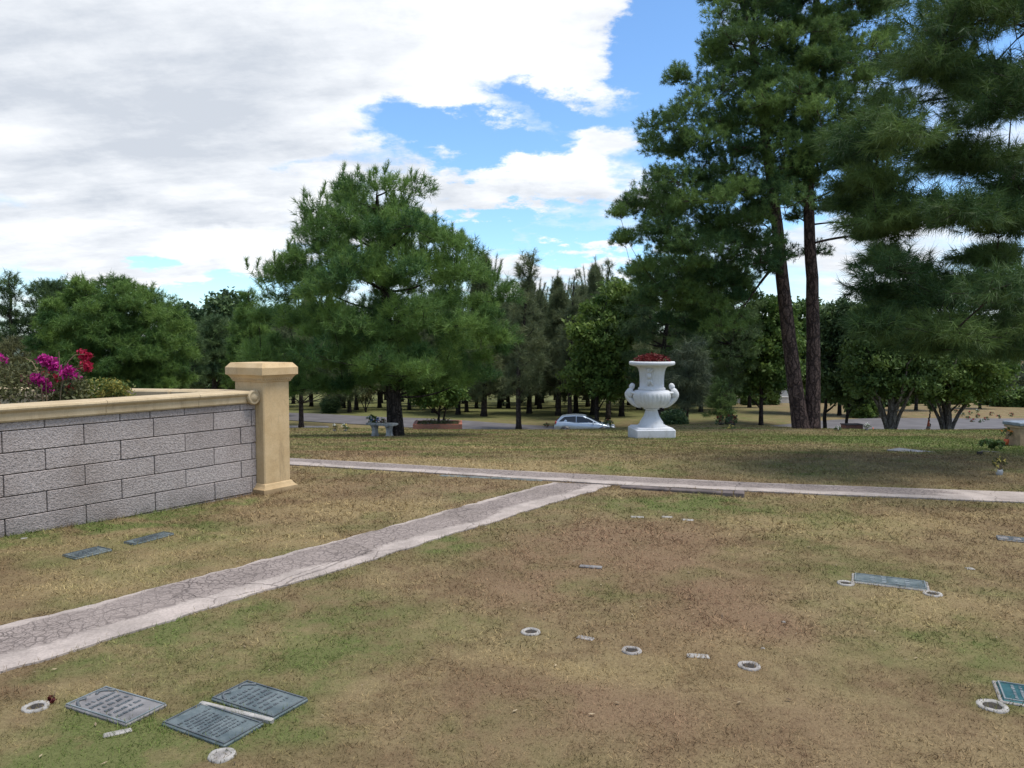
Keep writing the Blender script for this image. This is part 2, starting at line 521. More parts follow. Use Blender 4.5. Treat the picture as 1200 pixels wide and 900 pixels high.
M['dark'] = leafmat('dark_foliage', (.034, .070, .030), (.12, .18, .062), .3)
M['bright'] = leafmat('bright_broadleaf', (.058, .115, .025), (.175, .245, .052), .33)
M['mid'] = leafmat('mid_broadleaf', (0.045, 0.09, 0.026), (0.145, 0.21, 0.055), 0.3)
M['olive'] = leafmat('olive_foliage', (.06, .068, .026), (.17, .165, .065), .25)
M['far'] = leafmat('far_foliage', (0.06, 0.085, 0.055), (0.13, 0.16, 0.085), 0.25)
M['yellowgreen'] = leafmat('variegated_foliage', (.07, .115, .025), (.34, .29, .06), .25)
M['magenta'] = leafmat('magenta_bracts', (.30, .008, .13), (.62, .03, .33), .35)
M['crimson'] = leafmat('crimson_bracts', (.28, .008, .03), (.55, .03, .09), .35)
M['stem'] = mat('woody_stem', (.22, .15, .085), .85, .2, 20)
M['car'] = mat('silver_blue_paint', (.36, .42, .48), .25, .02, 2, 0, metal=.55)
M['glass'] = mat('dark_car_glass', (.012, .016, .02), .08, .05, 2, 0)
M['rubber'] = mat('black_rubber', (.018, .018, .02), .8, .1)
M['rim'] = mat('alloy_rim', (.42, .43, .45), .35, .05, 3, 0, metal=.8)
M['redlamp'] = mat('red_tail_lamp', (.25, .015, .012), .2, .05, 3, 0)
M['clearlamp'] = mat('clear_head_lamp', (.55, .57, .6), .12, .05, 3, 0)
M['darkplastic'] = mat('dark_grille_plastic', (.025, .025, .028), .5, .1)
M['orange'] = mat('faded_orange_plastic', (.55, .10, .03), .6, .1)
M['orangeflower'] = leafmat('orange_petals', (.5, .12, .01), (.75, .3, .03))
M['whiteflower'] = leafmat('white_petals', (.6, .6, .55), (.8, .8, .75))
M['yellowflower'] = leafmat('yellow_petals', (.55, .40, .03), (.75, .66, .25))
M['blueflower'] = leafmat('blue_petals', (.05, .12, .4), (.15, .3, .65))
M['plaster'] = mat('white_plaster', (.68, .66, .62), .9, .08, 2)
M['tile'] = mat('terracotta_tiles', (.24, .085, .055), .9, .2, 4, .4)
M['fencewood'] = mat('dark_timber', (.055, .045, .04), .9, .2, 4)
M['hill'] = mat('wooded_hill', (.050, .068, .045), .95, .3, .02, 0)

def brick_mat():
    m, t, bs = newmat('red_brick')
    b = t.node('ShaderNodeTexBrick')
    mp = t.node('ShaderNodeMapping'); mp.inputs['Rotation'].default_value = (PI / 2, 0, 0)
    t.l.new(t.obj(), mp.inputs['Vector']); t.l.new(mp.outputs[0], b.inputs['Vector'])
    b.inputs['Scale'].default_value = 4.; b.inputs['Mortar Size'].default_value = .03
    b.inputs['Color1'].default_value = (.30, .095, .05, 1); b.inputs['Color2'].default_value = (.20, .065, .04, 1)
    b.inputs['Mortar'].default_value = (.22, .18, .15, 1)
    t.l.new(b.outputs[0], bs.inputs['Base Color']); bs.inputs['Roughness'].default_value = .9
    return m
M['brick'] = brick_mat()

# ------------------------------------------------------------------ ground sheet
def spaced(lo, hi, near, grow, mx):
    out = [0.0]; s = near
    while out[-1] < hi: out.append(out[-1] + s); s = min(mx, s * grow)
    neg = [0.0]; s = near
    while neg[-1] > lo: neg.append(neg[-1] - s); s = min(mx, s * grow)
    return sorted(set(neg[1:] + out))
def ground_sheet():
    xs = spaced(-3000, 3000, .4, 1.045, 200)
    ys = [-60, -40, -25, -15, -8, -3] + list(np.arange(0, 80, .5))
    s = .55
    y = 80.0
    while y < 3800: ys.append(y); s = min(150, s * 1.06); y += s
    vs = []; fs = []
    for y in ys:
        for x in xs: vs.append((x, y, g(x, y)))
    w = len(xs)
    for j in range(len(ys) - 1):
        for i in range(w - 1):
            fs.append((j * w + i, j * w + i + 1, (j + 1) * w + i + 1, (j + 1) * w + i))
    b = MB(); b.add(vs, fs, True)
    return tag(b.build('ground', M['ground']), kind='structure')
ground_sheet()

def ribbon(name, left, right, m, off, n=60, rows=9, kind='structure', vfun=None, skirt=.06, jit=0.0):
    """left/right: lists of world xy points; surface draped on the terrain with a short skirt"""
    def resample(pts, n):
        pts = [Vector((p[0], p[1], 0)) for p in pts]
        d = [0]
        for a, b in zip(pts, pts[1:]): d.append(d[-1] + (b - a).length)
        out = []
        for k in range(n + 1):
            t = d[-1] * k / n
            for i in range(len(pts) - 1):
                if t <= d[i + 1] + 1e-9:
                    u = (t - d[i]) / max(1e-9, d[i + 1] - d[i]); out.append(pts[i].lerp(pts[i + 1], u)); break
        return out, d[-1]
    L, la = resample(left, n); R, lb = resample(right, n)
    if jit:
        for k in range(n + 1):
            dv = (R[k] - L[k]).normalized()
            L[k] += dv * jit * (mnoise.noise(Vector((k * .31, 2.2, 0))) + .7 * mnoise.noise(Vector((k * 1.1, 7.2, 0))))
            R[k] += dv * jit * (mnoise.noise(Vector((k * .33, 5.7, 0))) + .7 * mnoise.noise(Vector((k * 1.2, 1.2, 0))))
    vs = []; fs = []; uv = []
    W = rows + 2
    for k in range(n + 1):
        for i in range(-1, rows + 1):
            u = min(1, max(0, i / (rows - 1)))
            p = L[k].lerp(R[k], u)
            z = g(p.x, p.y) + off
            if i in (-1, rows): z -= off + skirt
            vs.append((p.x, p.y, z)); uv.append((u, vfun(p) if vfun else 0.0))
    for k in range(n):
        for i in range(W - 1):
            fs.append((k * W + i, k * W + i + 1, (k + 1) * W + i + 1, (k + 1) * W + i))
    b = MB(); b.add(vs, fs, False)
    o = b.build(name, m)
    # make it face up
    if o.data.polygons[W // 2].normal.z < 0:
        o.data.flip_normals()
    lay = o.data.uv_layers.new(name='UVMap')
    for lp in o.data.loops: lay.data[lp.index].uv = uv[lp.vertex_index]
    tag(o, kind=kind)
    return o, L, R

def gxy(px, py):
    p = GP(px, py); return (p.x, p.y)
PATHPOLY = []
# near path running from lower left to the junction
lp = [gxy(*q) for q in ((-260, 800), (0, 734), (47, 725), (140, 702), (233, 677), (400, 634), (540, 595), (648, 566.2))]
rp = [gxy(*q) for q in ((-420, 912), (0, 790), (100, 760), (187, 733), (267, 707), (400, 668), (540, 624), (716, 569.5))]
_, L1, R1 = ribbon('path', lp, rp, M['path'], .012, 110, 9, jit=.035)
PATHPOLY.append(L1 + R1[::-1])
# far path crossing behind it
fl = [gxy(*q) for q in ((-300, 512), (340, 538), (540, 549.5), (720, 558.8), (900, 567.7), (1200, 578), (1500, 588), (2300, 615))]
fr = [gxy(*q) for q in ((-300, 517), (340, 545.5), (540, 557.4), (720, 569), (900, 577.7), (1200, 590), (1500, 602), (2300, 634))]
def fade_v(p):   # the right end was re-laid smooth
    return 1.0 if p.x / max(p.y, 1) > .565 else 0.0
_, L2, R2 = ribbon('path', fl, fr, M['path'], .016, 140, 9, vfun=fade_v, jit=.02)
PATHPOLY.append(L2 + R2[::-1])
# pale strip beyond the lawn on the left
ribbon('path', [gxy(330, 499), gxy(384, 499.6)], [gxy(330, 501.3), gxy(386, 501.2)], M['concrete'], .03, 10, 3)

# road: from the left, past the car, hidden behind the crest, then out to the right
def road():
    cen = [(-75, 86), (-45, 78), (-22, 70.5), (-12, 65), (-3, 60.5), (5, 55.5), (12, 51.5), (18, 53), (23, 57.5), (30, 61.5), (42, 63), (70, 60)]
    pts = []
    for i in range(len(cen) - 1):
        p0 = Vector(cen[max(0, i - 1)]); p1 = Vector(cen[i]); p2 = Vector(cen[i + 1]); p3 = Vector(cen[min(len(cen) - 1, i + 2)])
        for k in range(10):
            t = k / 10
            pts.append(.5 * ((2 * p1) + (p2 - p0) * t + (2 * p0 - 5 * p1 + 4 * p2 - p3) * t * t + (3 * p1 - p0 - 3 * p2 + p3) * t ** 3))
    L = []; R = []
    for i, p in enumerate(pts):
        d = (pts[min(i + 1, len(pts) - 1)] - pts[max(0, i - 1)]).normalized()
        n = Vector((-d.y, d.x))
        w = 3.2 if p.x < 14 else 4.2
        L.append(p + n * w); R.append(p - n * w)
    ribbon('road', L, R, M['asphalt'], .05, 220, 8, skirt=.2)
road()

# far hills
def hills(y, amp, base, seed, name):
    b = MB(); vs = []; fs = []
    xs = np.linspace(-1600, 1800, 120)
    for dep, k in ((0, 0), (120, .55), (300, 1.0), (700, .8), (900, 0)):
        for x in xs:
            h = base + amp * k * (.55 + .6 * mnoise.noise(Vector((x * .0021, seed, 0))) + .12 * mnoise.noise(Vector((x * .012, seed + dep * .01, 3))))
            vs.append((x, y + dep, max(-26, h) if k else -28))
    w = len(xs)
    for j in range(4):
        for i in range(w - 1):
            fs.append((j * w + i, j * w + i + 1, (j + 1) * w + i + 1, (j + 1) * w + i))
    b.add(vs, fs, True)
    tag(b.build(name, M['hill']), kind='structure')
hills(900, 62, -22, 4.2, 'hills')

# ------------------------------------------------------------------ garden wall, pillar, planter
WA = math.radians(33.0)
D = Vector((math.sin(WA), math.cos(WA), 0))
N = Vector((math.cos(WA), -math.sin(WA), 0))
C0 = Vector((-2.774, 8.55, 0))           # near corner of the pillar shaft
W1 = C0 - N * .16                        # where the block face meets the pillar
WROT = math.atan2(D.y, D.x)

def local_rot(a): return Matrix.Rotation(a, 3, 'Z')

def garden_wall():
    root = thing('garden_wall', 'grey split-faced block wall with a cream stone coping ending in a scroll', 'wall', W1, WROT)
    # local: +x along D, -y = outward face (N), origin at the pillar end. wall runs to x = -6
    Lw = 6.2; T = .22
    core = MB()
    core.box((-Lw / 2, T / 2 + .012, .44), (Lw, T, 1.28))
    core.build('wall_core', M['mortar'], root)
    bl = MB(); tones = []
    courses = [(0.955, .075)] + [(0.955 - .187 * (k + 1), .187) for k in range(6)]
    rr = random.Random(3)
    for ci, (z, h) in enumerate(courses):
        x = -.205 if ci % 2 == 0 else -.205 + .34
        x1 = 0.0
        while x1 > -Lw:
            x0 = max(-Lw, min(x, -.06))
            if rr.random() < .10 and x1 - x0 > .6:
                cuts = [x1, x0 + (x1 - x0) * rr.choice((.5, .45)), x0]
            else: cuts = [x1, x0]
            for a, c in zip(cuts, cuts[1:]):
                nv = len(bl.v)
                bl.box(((a + c) / 2, .0 + rr.uniform(-.003, .003), z + h / 2), (abs(a - c) - .008, .05, h - .008), bev=.004)
                tones.extend([rr.random()] * (len(bl.v) - nv))
            x1 = x0; x -= .683
    o = bl.build('masonry', M['block'], root)
    at = o.data.attributes.new('tone', 'FLOAT', 'POINT'); at.data.foreach_set('value', tones)
    # coping: moulded section swept in short stones
    sec = [(-.045, 1.03), (-.055, 1.045), (-.055, 1.105), (-.068, 1.118), (-.080, 1.128), (-.085, 1.142), (-.078, 1.158), (-.06, 1.166),
           (.26, 1.166), (.275, 1.15), (.27, 1.125), (.25, 1.11), (.25, 1.03)]
    cp = MB()
    x1 = -.02
    for wdt in (.72, .98, 1.02, .97, 1.0, .98, .6):
        x0 = x1 - wdt
        vs = [(x1 - .002, y, z) for y, z in sec] + [(x0 + .002, y, z) for y, z in sec]
        n = len(sec)
        fs = [tuple(range(n)), tuple(range(2 * n - 1, n - 1, -1))]
        for i in range(n):
            j = (i + 1) % n
            fs.append((i, i + n, j + n, j))
        cp.add(vs, fs)
        x1 = x0
    c = cp.build('coping', M['coping'], root)
    sc = MB()
    # volute disc at the end of the coping
    ang = Matrix.Rotation(PI / 2, 3, 'X')
    prof = [(.0, .0), (.072, .0), (.080, .008), (.080, .05), (.070, .062), (.060, .055), (.045, .052), (.036, .066), (.02, .074), (.0, .076)]
    tmp = MB(); tmp.lathe(prof, 28, cap=False)
    for i, v in enumerate(tmp.v): tmp.v[i] = tuple(ang @ Vector(v) + Vector((-.07, -.045, 1.095)))
    sc.v = tmp.v; sc.f = tmp.f; sc.smooth = tmp.smooth
    sc.build('scroll', M['coping'], c)
garden_wall()

def rear_wall():
    a = C0 - N * .36 + D * .10
    ang = math.atan2(.16, -1.0)
    root = thing('rear_wall', 'low rear planter wall with pale coping, running from the pillar behind the shrubs', 'wall', a, ang)
    b = MB(); b.box((1.9, .0, .52), (3.8, .18, 1.04)); b.build('masonry', M['coping'], root)
    c = MB()
    for k in range(4):
        c.box((.45 + .95 * k, 0, 1.10), (.946, .26, .115), bev=.02)
    c.build('coping', M['coping'], root)
rear_wall()

def pillar():
    a, b = .37, .50        # along D, along N
    cen = C0 + D * (a / 2) - N * (b / 2)
    root = thing('gate_pillar', 'square yellow stone pillar with moulded cap at the end of the block wall', 'pillar', (cen.x, cen.y, 0), WROT)
    s = MB(); s.box((0, 0, .70), (a, b, 1.25), bev=.012); s.build('shaft', M['stone'], root)
    p = MB()
    def ring(sx, sy, z): return [(-sx / 2, -sy / 2, z), (sx / 2, -sy / 2, z), (sx / 2, sy / 2, z), (-sx / 2, sy / 2, z)]
    def stack(mb, secs):
        vs = [v for s_ in secs for v in ring(*s_)]
        fs = [(3, 2, 1, 0), tuple(range(len(vs) - 4, len(vs)))]
        for k in range(len(secs) - 1):
            for i in range(4):
                j = (i + 1) % 4
                fs.append((k * 4 + i, k * 4 + j, k * 4 + 4 + j, k * 4 + 4 + i))
        mb.add(vs, fs)
    e = lambda d, z: (a + d, b + d, z)
    stack(p, [e(.11, -.15), e(.11, .055), e(.095, .062), e(.075, .067), e(.045, .085), e(.02, .11), e(.006, .115)])
    p.build('base', M['stone'], root)
    c = MB()
    stack(c, [e(.01, 1.262), e(.03, 1.268), e(.03, 1.282), e(.075, 1.315), e(.105, 1.335), e(.135, 1.340), e(.14, 1.345), e(.14, 1.422), e(.135, 1.427), e(.06, 1.475), e(.05, 1.478)])
    cap = c.build('cap', M['stone'], root)
    dn = MB()
    for sx in range(2):
        for k in range(-10, 11):
            y = k * .026
            if abs(y) < b / 2 + .02: dn.box(((a / 2 + .022) * (1 if sx else -1), y, 1.298), (.02, .014, .026))
            x = k * .026
            if abs(x) < a / 2 + .02: dn.box((x, (b / 2 + .022) * (1 if sx else -1), 1.298), (.014, .02, .026))
    dn.build('dentil_band', M['stone'], cap)
pillar()

# soil inside the planter
ps = MB()
pa = W1 - N * .20 - D * .1; pb = W1 - N * .20 - D * 6.0; pc = C0 - N * .36 + Vector((-3.7, .6, 0)); pd = C0 - N * .4 + Vector((-.3, .0, 0))
ps.prism([(pa.x, pa.y), (pb.x, pb.y), (pc.x - 1.5, pc.y + .1), (pc.x, pc.y), (pd.x, pd.y)], .2, .93)
tag(ps.build('planter_soil', M['soil']), kind='structure')

# ------------------------------------------------------------------ foliage kit
def unit(a): return a / np.maximum(1e-9, np.linalg.norm(a, axis=1, keepdims=True))

def needles(rng, Pt, Dr, tone, n, L, w, spread=.75, droop=.2, shoot=.15):
    m = len(Pt); idx = np.repeat(np.arange(m), n); k = m * n
    base = Pt[idx] - Dr[idx] * (rng.random(k) * shoot)[:, None]
    nd = unit(Dr[idx] * (1 - spread) + unit(rng.normal(size=(k, 3))) * spread + np.array([0, 0, -droop]))
    l = L * (.65 + .6 * rng.random(k))
    sd = unit(np.cross(nd, rng.normal(size=(k, 3)))) * (w / 2)
    tr = np.stack([base - sd, base + sd, base + nd * l[:, None]], axis=1)
    tn = np.clip(tone[idx] + rng.normal(size=k) * .12, 0, 1)
    return tr, tn

def leaves(rng, Pt, tone, n, spread, size, flat=.0):
    m = len(Pt); idx = np.repeat(np.arange(m), n); k = m * n
    c = Pt[idx] + rng.normal(size=(k, 3)) * spread
    a = unit(rng.normal(size=(k, 3)) + np.array([0, 0, -.3])); nr = rng.normal(size=(k, 3)) + np.array([0, 0, flat])
    b = unit(np.cross(a, nr))
    s = size * (.6 + .8 * rng.random(k))[:, None]
    p0 = c - a * s; p1 = c + b * s * .5; p2 = c + a * s; p3 = c - b * s * .5
    tr = np.concatenate([np.stack([p0, p1, p2], 1), np.stack([p0, p2, p3], 1)])
    tn = np.clip(tone[idx] + rng.normal(size=k) * .15, 0, 1)
    return tr, np.concatenate([tn, tn])

def sample_clumps(rng, rows, n, rad, depth=.9, shell=.4, minsep=.8):
    rows = sorted(rows)
    zs = np.array([r[0] for r in rows]); xl = np.array([r[1] for r in rows]); xr = np.array([r[2] for r in rows])
    out = []
    tries = 0
    wmax = (xr - xl).max()
    while len(out) < n and tries < n * 60:
        tries += 1
        z = rng.uniform(zs[0], zs[-1])
        l = np.interp(z, zs, xl); r_ = np.interp(z, zs, xr)
        if rng.random() > ((r_ - l) / wmax) ** 1.0 + .08: continue
        rd = rad * rng.uniform(.65, 1.3)
        if z > zs[-1] - rd * .55: continue
        hw = max(.05, (r_ - l) / 2 - rd * .6)
        rr = rng.random() ** shell; a = rng.uniform(0, 2 * PI)
        p = np.array([(l + r_) / 2 + hw * rr * math.cos(a), hw * depth * rr * math.sin(a), z])
        if any(np.linalg.norm(p - q[0]) < minsep * (rd + q[1]) * .5 for q in out): continue
        out.append((p, rd))
    return out

def px_rows(Y, px0, rows, base):
    """silhouette rows (photo y, left px, right px) -> local metres about the trunk"""
    bx = base.x
    res = []
    for (py, a, b) in rows:
        pl = P(a, py, Y); pr = P(b, py, Y)
        res.append((pl.z - base.z, pl.x - bx, pr.x - bx))
    return res

def bez(a, b, c, n):
    return [a * (1 - t) ** 2 + b * 2 * t * (1 - t) + c * t * t for t in [i / n for i in range(n + 1)]]

def trunk_at(path, z):
    for (p, r), (q, s) in zip(path, path[1:]):
        if p[2] <= z <= q[2]:
            t = (z - p[2]) / max(1e-6, q[2] - p[2])
            return p.lerp(q, t), r + (s - r) * t
    return (path[-1][0], path[-1][1]) if z > path[-1][0][2] else (path[0][0], path[0][1])

def wobble_path(rng, pts, rad, n=14, amp=.05):
    """smooth trunk through control points"""
    out = []
    m = len(pts) - 1
    ts = np.linspace(0, m, n)
    for t in ts:
        i = min(int(t), m - 1); u = t - i
        p0, p1, p2, p3 = (Vector(pts[max(0, i - 1)]), Vector(pts[i]), Vector(pts[i + 1]), Vector(pts[min(m, i + 2)]))
        q = .5 * ((2 * p1) + (p2 - p0) * u + (2 * p0 - 5 * p1 + 4 * p2 - p3) * u * u + (3 * p1 - p0 - 3 * p2 + p3) * u ** 3)
        f = t / m
        q += Vector((rng.normal() * amp * f, rng.normal() * amp * f, 0))
        out.append((q, rad(f)))
    return out

class Tree:
    def __init__(s, seed): s.rng = np.random.default_rng(seed); s.wood = MB(); s.tr = []; s.tn = []
    def trunk(s, pts, r0, r1, sides=10, n=16, flare=.5, amp=.04):
        path = wobble_path(s.rng, pts, lambda f: r1 + (r0 - r1) * (1 - f) ** .9 + r0 * flare * math.exp(-f * 28), n, amp)
        s.wood.tube([p for p, r in path], [r for p, r in path], sides)
        return path
    def limb(s, path, end, rise=.5, r=.06, zmin=.8, sides=5, sag=.1, n=6):
        end = Vector(end)
        if not hasattr(s, 'nodes'): s.nodes = []
        best, bp = 1e9, None
        for p, rr in path:
            d = ((end - p).xy.length) * rise
            e = abs((end.z - d) - p.z)
            if p.z >= zmin and e < best: best, bp = e, (p, rr)
        if bp is None: bp = path[-1]
        a, ra = bp
        if s.nodes:
            ar = np.array(s.nodes)
            dd = np.linalg.norm(ar[:, :3] - np.array(end), axis=1)
            hz_ = np.hypot(ar[:, 0] - a.x, ar[:, 1] - a.y)
            ok = (hz_ < (end - a).xy.length) & (ar[:, 2] < end.z + .25)
            if ok.any():
                i = int(np.argmin(np.where(ok, dd, 1e9)))
                if dd[i] < .55 * (end - a).length and dd[i] < 3.0: a = Vector(ar[i, :3]); ra = ar[i, 3]; r = min(r, ra)
        ln = (end - a).length
        mid = a.lerp(end, .55) + Vector((s.rng.normal() * .06 * ln, s.rng.normal() * .06 * ln, -sag * ln + s.rng.normal() * .03 * ln))
        pts = bez(a, mid, end, n)
        r0 = min(ra * .75, r)
        s.wood.tube(pts, [r0 * (1 - .8 * i / n) + .004 for i in range(n + 1)], sides, cap=False)
        s.nodes.extend([(p.x, p.y, p.z, max(.012, r0 * (1 - .8 * i / n))) for i, p in enumerate(pts) if i > 1])
        return pts
    def twig(s, a, b, r=.012):
        a = Vector(a); b = Vector(b)
        m = a.lerp(b, .5) + Vector((0, 0, -.06 * (b - a).length))
        s.wood.tube([a, m, b], [r, r * .7, r * .35], 3, cap=False)
    def clump_points(s, c, rad, n, sc=(1, 1, .7), low=-.35, up=.4, out=.3, axis=None):
        rng = s.rng
        v = unit(rng.normal(size=(n * 3, 3)))
        v = v[v[:, 2] > low][:n]
        k = len(v)
        pos = np.asarray(c) + v * np.array(sc) * rad * (rng.random(k) ** .45)[:, None]
        o = np.array([c[0], c[1], 0.0]) if axis is None else np.asarray(c) - np.asarray(axis)
        o[2] = 0
        ol = np.linalg.norm(o)
        o = o / ol if ol > .01 else o
        d = unit(v * .7 + np.array([0, 0, up]) + o * out + rng.normal(size=(k, 3)) * .15)
        return pos, d
    def add(s, trtn): s.tr.append(trtn[0]); s.tn.append(trtn[1])
    def finish(s, name, label, cat, loc, bark, leaf, group=None, rz=0, extra_trunks=()):
        root = thing(name, label, cat, loc, rz, group)
        s.wood.build('trunk', bark, root)
        for w in extra_trunks: w.build('trunk', bark, root)
        np_tris('crown', np.concatenate(s.tr), np.concatenate(s.tn), leaf, root)
        return root

def pine(seed, name, label, base, trunkpts, r0, rows=None, clumps=None, ncl=120, rad=.8, tufts=14, nn=40, L=.28, w=.014, leaf='pine', bark='bark2',
         depth=.95, rise=.6, zmin=1.2, sc=(1, 1, .7), droop=.25, spread=.7, minsep=.8, shell=.4, group=None, twigs=4, candle=0, cat='tree', shoot=.2, up=.4, limb_r=.08, tone_c=.5, low=-.35):
    T = Tree(seed); rng = T.rng
    path = T.trunk(trunkpts, r0, .04)
    cl = clumps if clumps else sample_clumps(rng, rows, ncl, rad, depth, shell, minsep)
    for c, rd in sorted(cl, key=lambda q: math.hypot(q[0][0], q[0][1])):
        ct = np.clip(tone_c + rng.normal() * .27, 0, 1)
        pts = T.limb(path, Vector(c), rise, limb_r * (.6 + rd * .5), zmin)
        ax, _ = trunk_at(path, float(c[2]))
        pos, d = T.clump_points(c, rd, tufts, sc, up=up, axis=(ax.x, ax.y, 0), low=low)
        tn = np.clip(ct + rng.normal(size=len(pos)) * .12, 0, 1)
        T.add(needles(rng, pos, d, tn, nn, L, w, spread, droop, shoot))
        for k in range(min(twigs, len(pos))):
            T.twig(pts[-1 - (k % 3)], pos[k], .006 + .004 * rd)
    if candle:     # upright shoots on the outermost clumps
        tops = sorted(cl, key=lambda q: -(q[0][2] + .35 * math.hypot(q[0][0], q[0][1])))[:candle]
        for c, rd in tops:
            for k in range(2):
                a = np.array(c) + rng.normal(size=3) * rd * .45; a[2] = c[2] + rd * .5
                hgt = rng.uniform(.15, .38)
                T.twig(a, a + np.array([0, 0, hgt]), .012)
                pos = a + np.linspace(0, 1, 7)[:, None] * np.array([[rng.normal() * .05, 0, hgt]])
                T.add(needles(rng, pos, np.tile(np.array([[0, 0, 1.]]), (7, 1)), np.full(7, tone_c + .15), 14, L * .7, w, .5, -.05, .1))
    return T.finish(name, label, cat, base, M[bark], M[leaf], group)

def broadleaf(seed, name, label, base, trunkpts, r0, rows, ncl=60, rad=.9, pts_per=22, nl=14, size=.10, leaf='mid', bark='bark2', depth=.9, rise=.8, zmin=.6,
              sc=(1, 1, .75), minsep=.8, shell=.4, group=None, cat='tree', spread=.12, stems=None, tone_c=.5, sag=.05, low=-.5):
    T = Tree(seed); rng = T.rng
    paths = [T.trunk(trunkpts, r0, .03)]
    for st in (stems or []): paths.append(T.trunk(st[0], st[1], .025, flare=.15))
    for c, rd in sorted(sample_clumps(rng, rows, ncl, rad, depth, shell, minsep), key=lambda q: math.hypot(q[0][0], q[0][1])):
        ct = np.clip(tone_c + rng.normal() * .22, 0, 1)
        pa = min(paths, key=lambda q: (q[-1][0] - Vector(c)).length)
        pts = T.limb(pa, Vector(c), rise, .05 + .03 * rd, zmin, sag=sag)
        pos, d = T.clump_points(c, rd, pts_per, sc, low=low)
        tn = np.clip(ct + rng.normal(size=len(pos)) * .1, 0, 1)
        T.add(leaves(rng, pos, tn, nl, spread, size))
        for k in range(3): T.twig(pts[-1 - k], pos[k % len(pos)], .01)
    return T.finish(name, label, cat, base, M[bark], M[leaf], group)

# ------------------------------------------------------------------ main pine on the lawn
b1 = onground(463, 25.0)
rows = px_rows(25, 463, [(202, 400, 480), (222, 372, 512), (245, 340, 528), (280, 318, 566), (320, 300, 600), (360, 290, 624), (400, 292, 632), (425, 292, 622), (442, 300, 585), (460, 325, 440)], b1)
Ht = P(440, 215, 25).z - b1.z
pine(21, 'pine_tree', 'broad bushy pine with one leaning dark trunk standing behind the grey stone bench', b1,
     [(0, 0, -.2), (-.05, 0, 1.2), (-.25, .1, 3.2), (-.35, 0, 5.5), (-.55, 0, Ht - .4)], .30, rows=rows, ncl=230, rad=.60, tufts=52, nn=22, L=.24, w=.017,
     sc=(1, 1, .8), minsep=1.0, shell=.55, rise=.45, zmin=1.3, up=.95, droop=.10, limb_r=.045, spread=.52, candle=90, tone_c=.56)

# round lush pine behind the planter
b2 = Vector((P(135, 450, 31).x, 31, g(-16, 31)))
rows = px_rows(31, 135, [(322, 115, 160), (336, 85, 185), (355, 62, 205), (385, 45, 222), (420, 42, 226), (455, 50, 224), (480, 70, 210)], b2)
pine(22, 'pine_tree', 'round dense bright pine seen over the planter wall at left', b2, [(0, 0, -.2), (0, 0, 2), (.1, 0, 4), (0, 0, 5.9)], .26,
     rows=rows, ncl=190, rad=.66, tufts=60, nn=26, L=.21, w=.019, leaf='pineround', sc=(1, 1, .85), minsep=.95, shell=.38, rise=.5, limb_r=.045, spread=.62)

# ------------------------------------------------------------------ two-stemmed tall pine
YB = 35.0
b3 = onground(948, YB)
def twin():
    T = Tree(31); rng = T.rng
    def lp(px, py, dy=0):
        q = P(px, py, YB); return (q.x - b3.x, dy, q.z - b3.z)
    pathL = T.trunk([(-.26, 0, -.3), lp(930, 440), lp(918, 340), lp(909, 250), lp(897, 150, .2), lp(885, 60, .3), lp(870, -40, .2)], .37, .10, 14, 26, .25, .03)
    wl = T.wood; T.wood = MB()
    pathR = T.trunk([(.26, .15, -.3), lp(955, 440, .2), lp(955, 340, .3), lp(951, 250, .3), lp(950, 120, .2), lp(955, 20, .0), lp(962, -70, 0)], .35, .10, 14, 26, .25, .03)
    wr = T.wood
    rows = px_rows(YB, 948, [(-85, 880, 1000), (-50, 840, 1040), (0, 815, 1060), (50, 795, 1058), (100, 762, 1055), (150, 738, 1060), (200, 738, 1058), (240, 712, 1040), (275, 704, 1020), (310, 716, 1010), (345, 735, 905), (385, 765, 895)], b3)
    cl = sample_clumps(rng, rows, 430, .88, .75, .5, .95)
    for c, rd in sorted(cl, key=lambda q: math.hypot(q[0][0], q[0][1])):
        # keep the bare stretch of both stems visible
        q = Vector(c) + b3
        py = 402 - (q.z - EYE) / YB * F; px = 600 + q.x / YB * F
        if py > 240 and 893 < px < 985 and c[1] < 1.5: continue
        if py > 305 and px > 900: continue
        pth = pathL if c[0] < .35 else pathR
        T.wood = wl if pth is pathL else wr
        ct = np.clip(.5 + rng.normal() * .28, 0, 1)
        hd = math.hypot(c[0], c[1])
        pts = T.limb(pth, Vector(c), .16, .025 + .010 * hd, 7.0, sag=-.05, n=7)
        pos, d = T.clump_points(c, rd, 88, (1.05, 1.05, .82), low=-.3, up=.5, out=.2)
        tn = np.clip(ct + rng.normal(size=len(pos)) * .12, 0, 1)
        T.add(needles(rng, pos, d, tn, 26, .20, .020, .7, .05, .16))
        for k in range(5): T.twig(pts[-1 - (k % 3)], pos[k], .022)
    T.wood = wl
    T.finish('pine_tree', 'very tall pine with two bare reddish trunks and high layered crown', 'tree', b3, M['bark'], M['pinetall'], extra_trunks=(wr,))
twin()

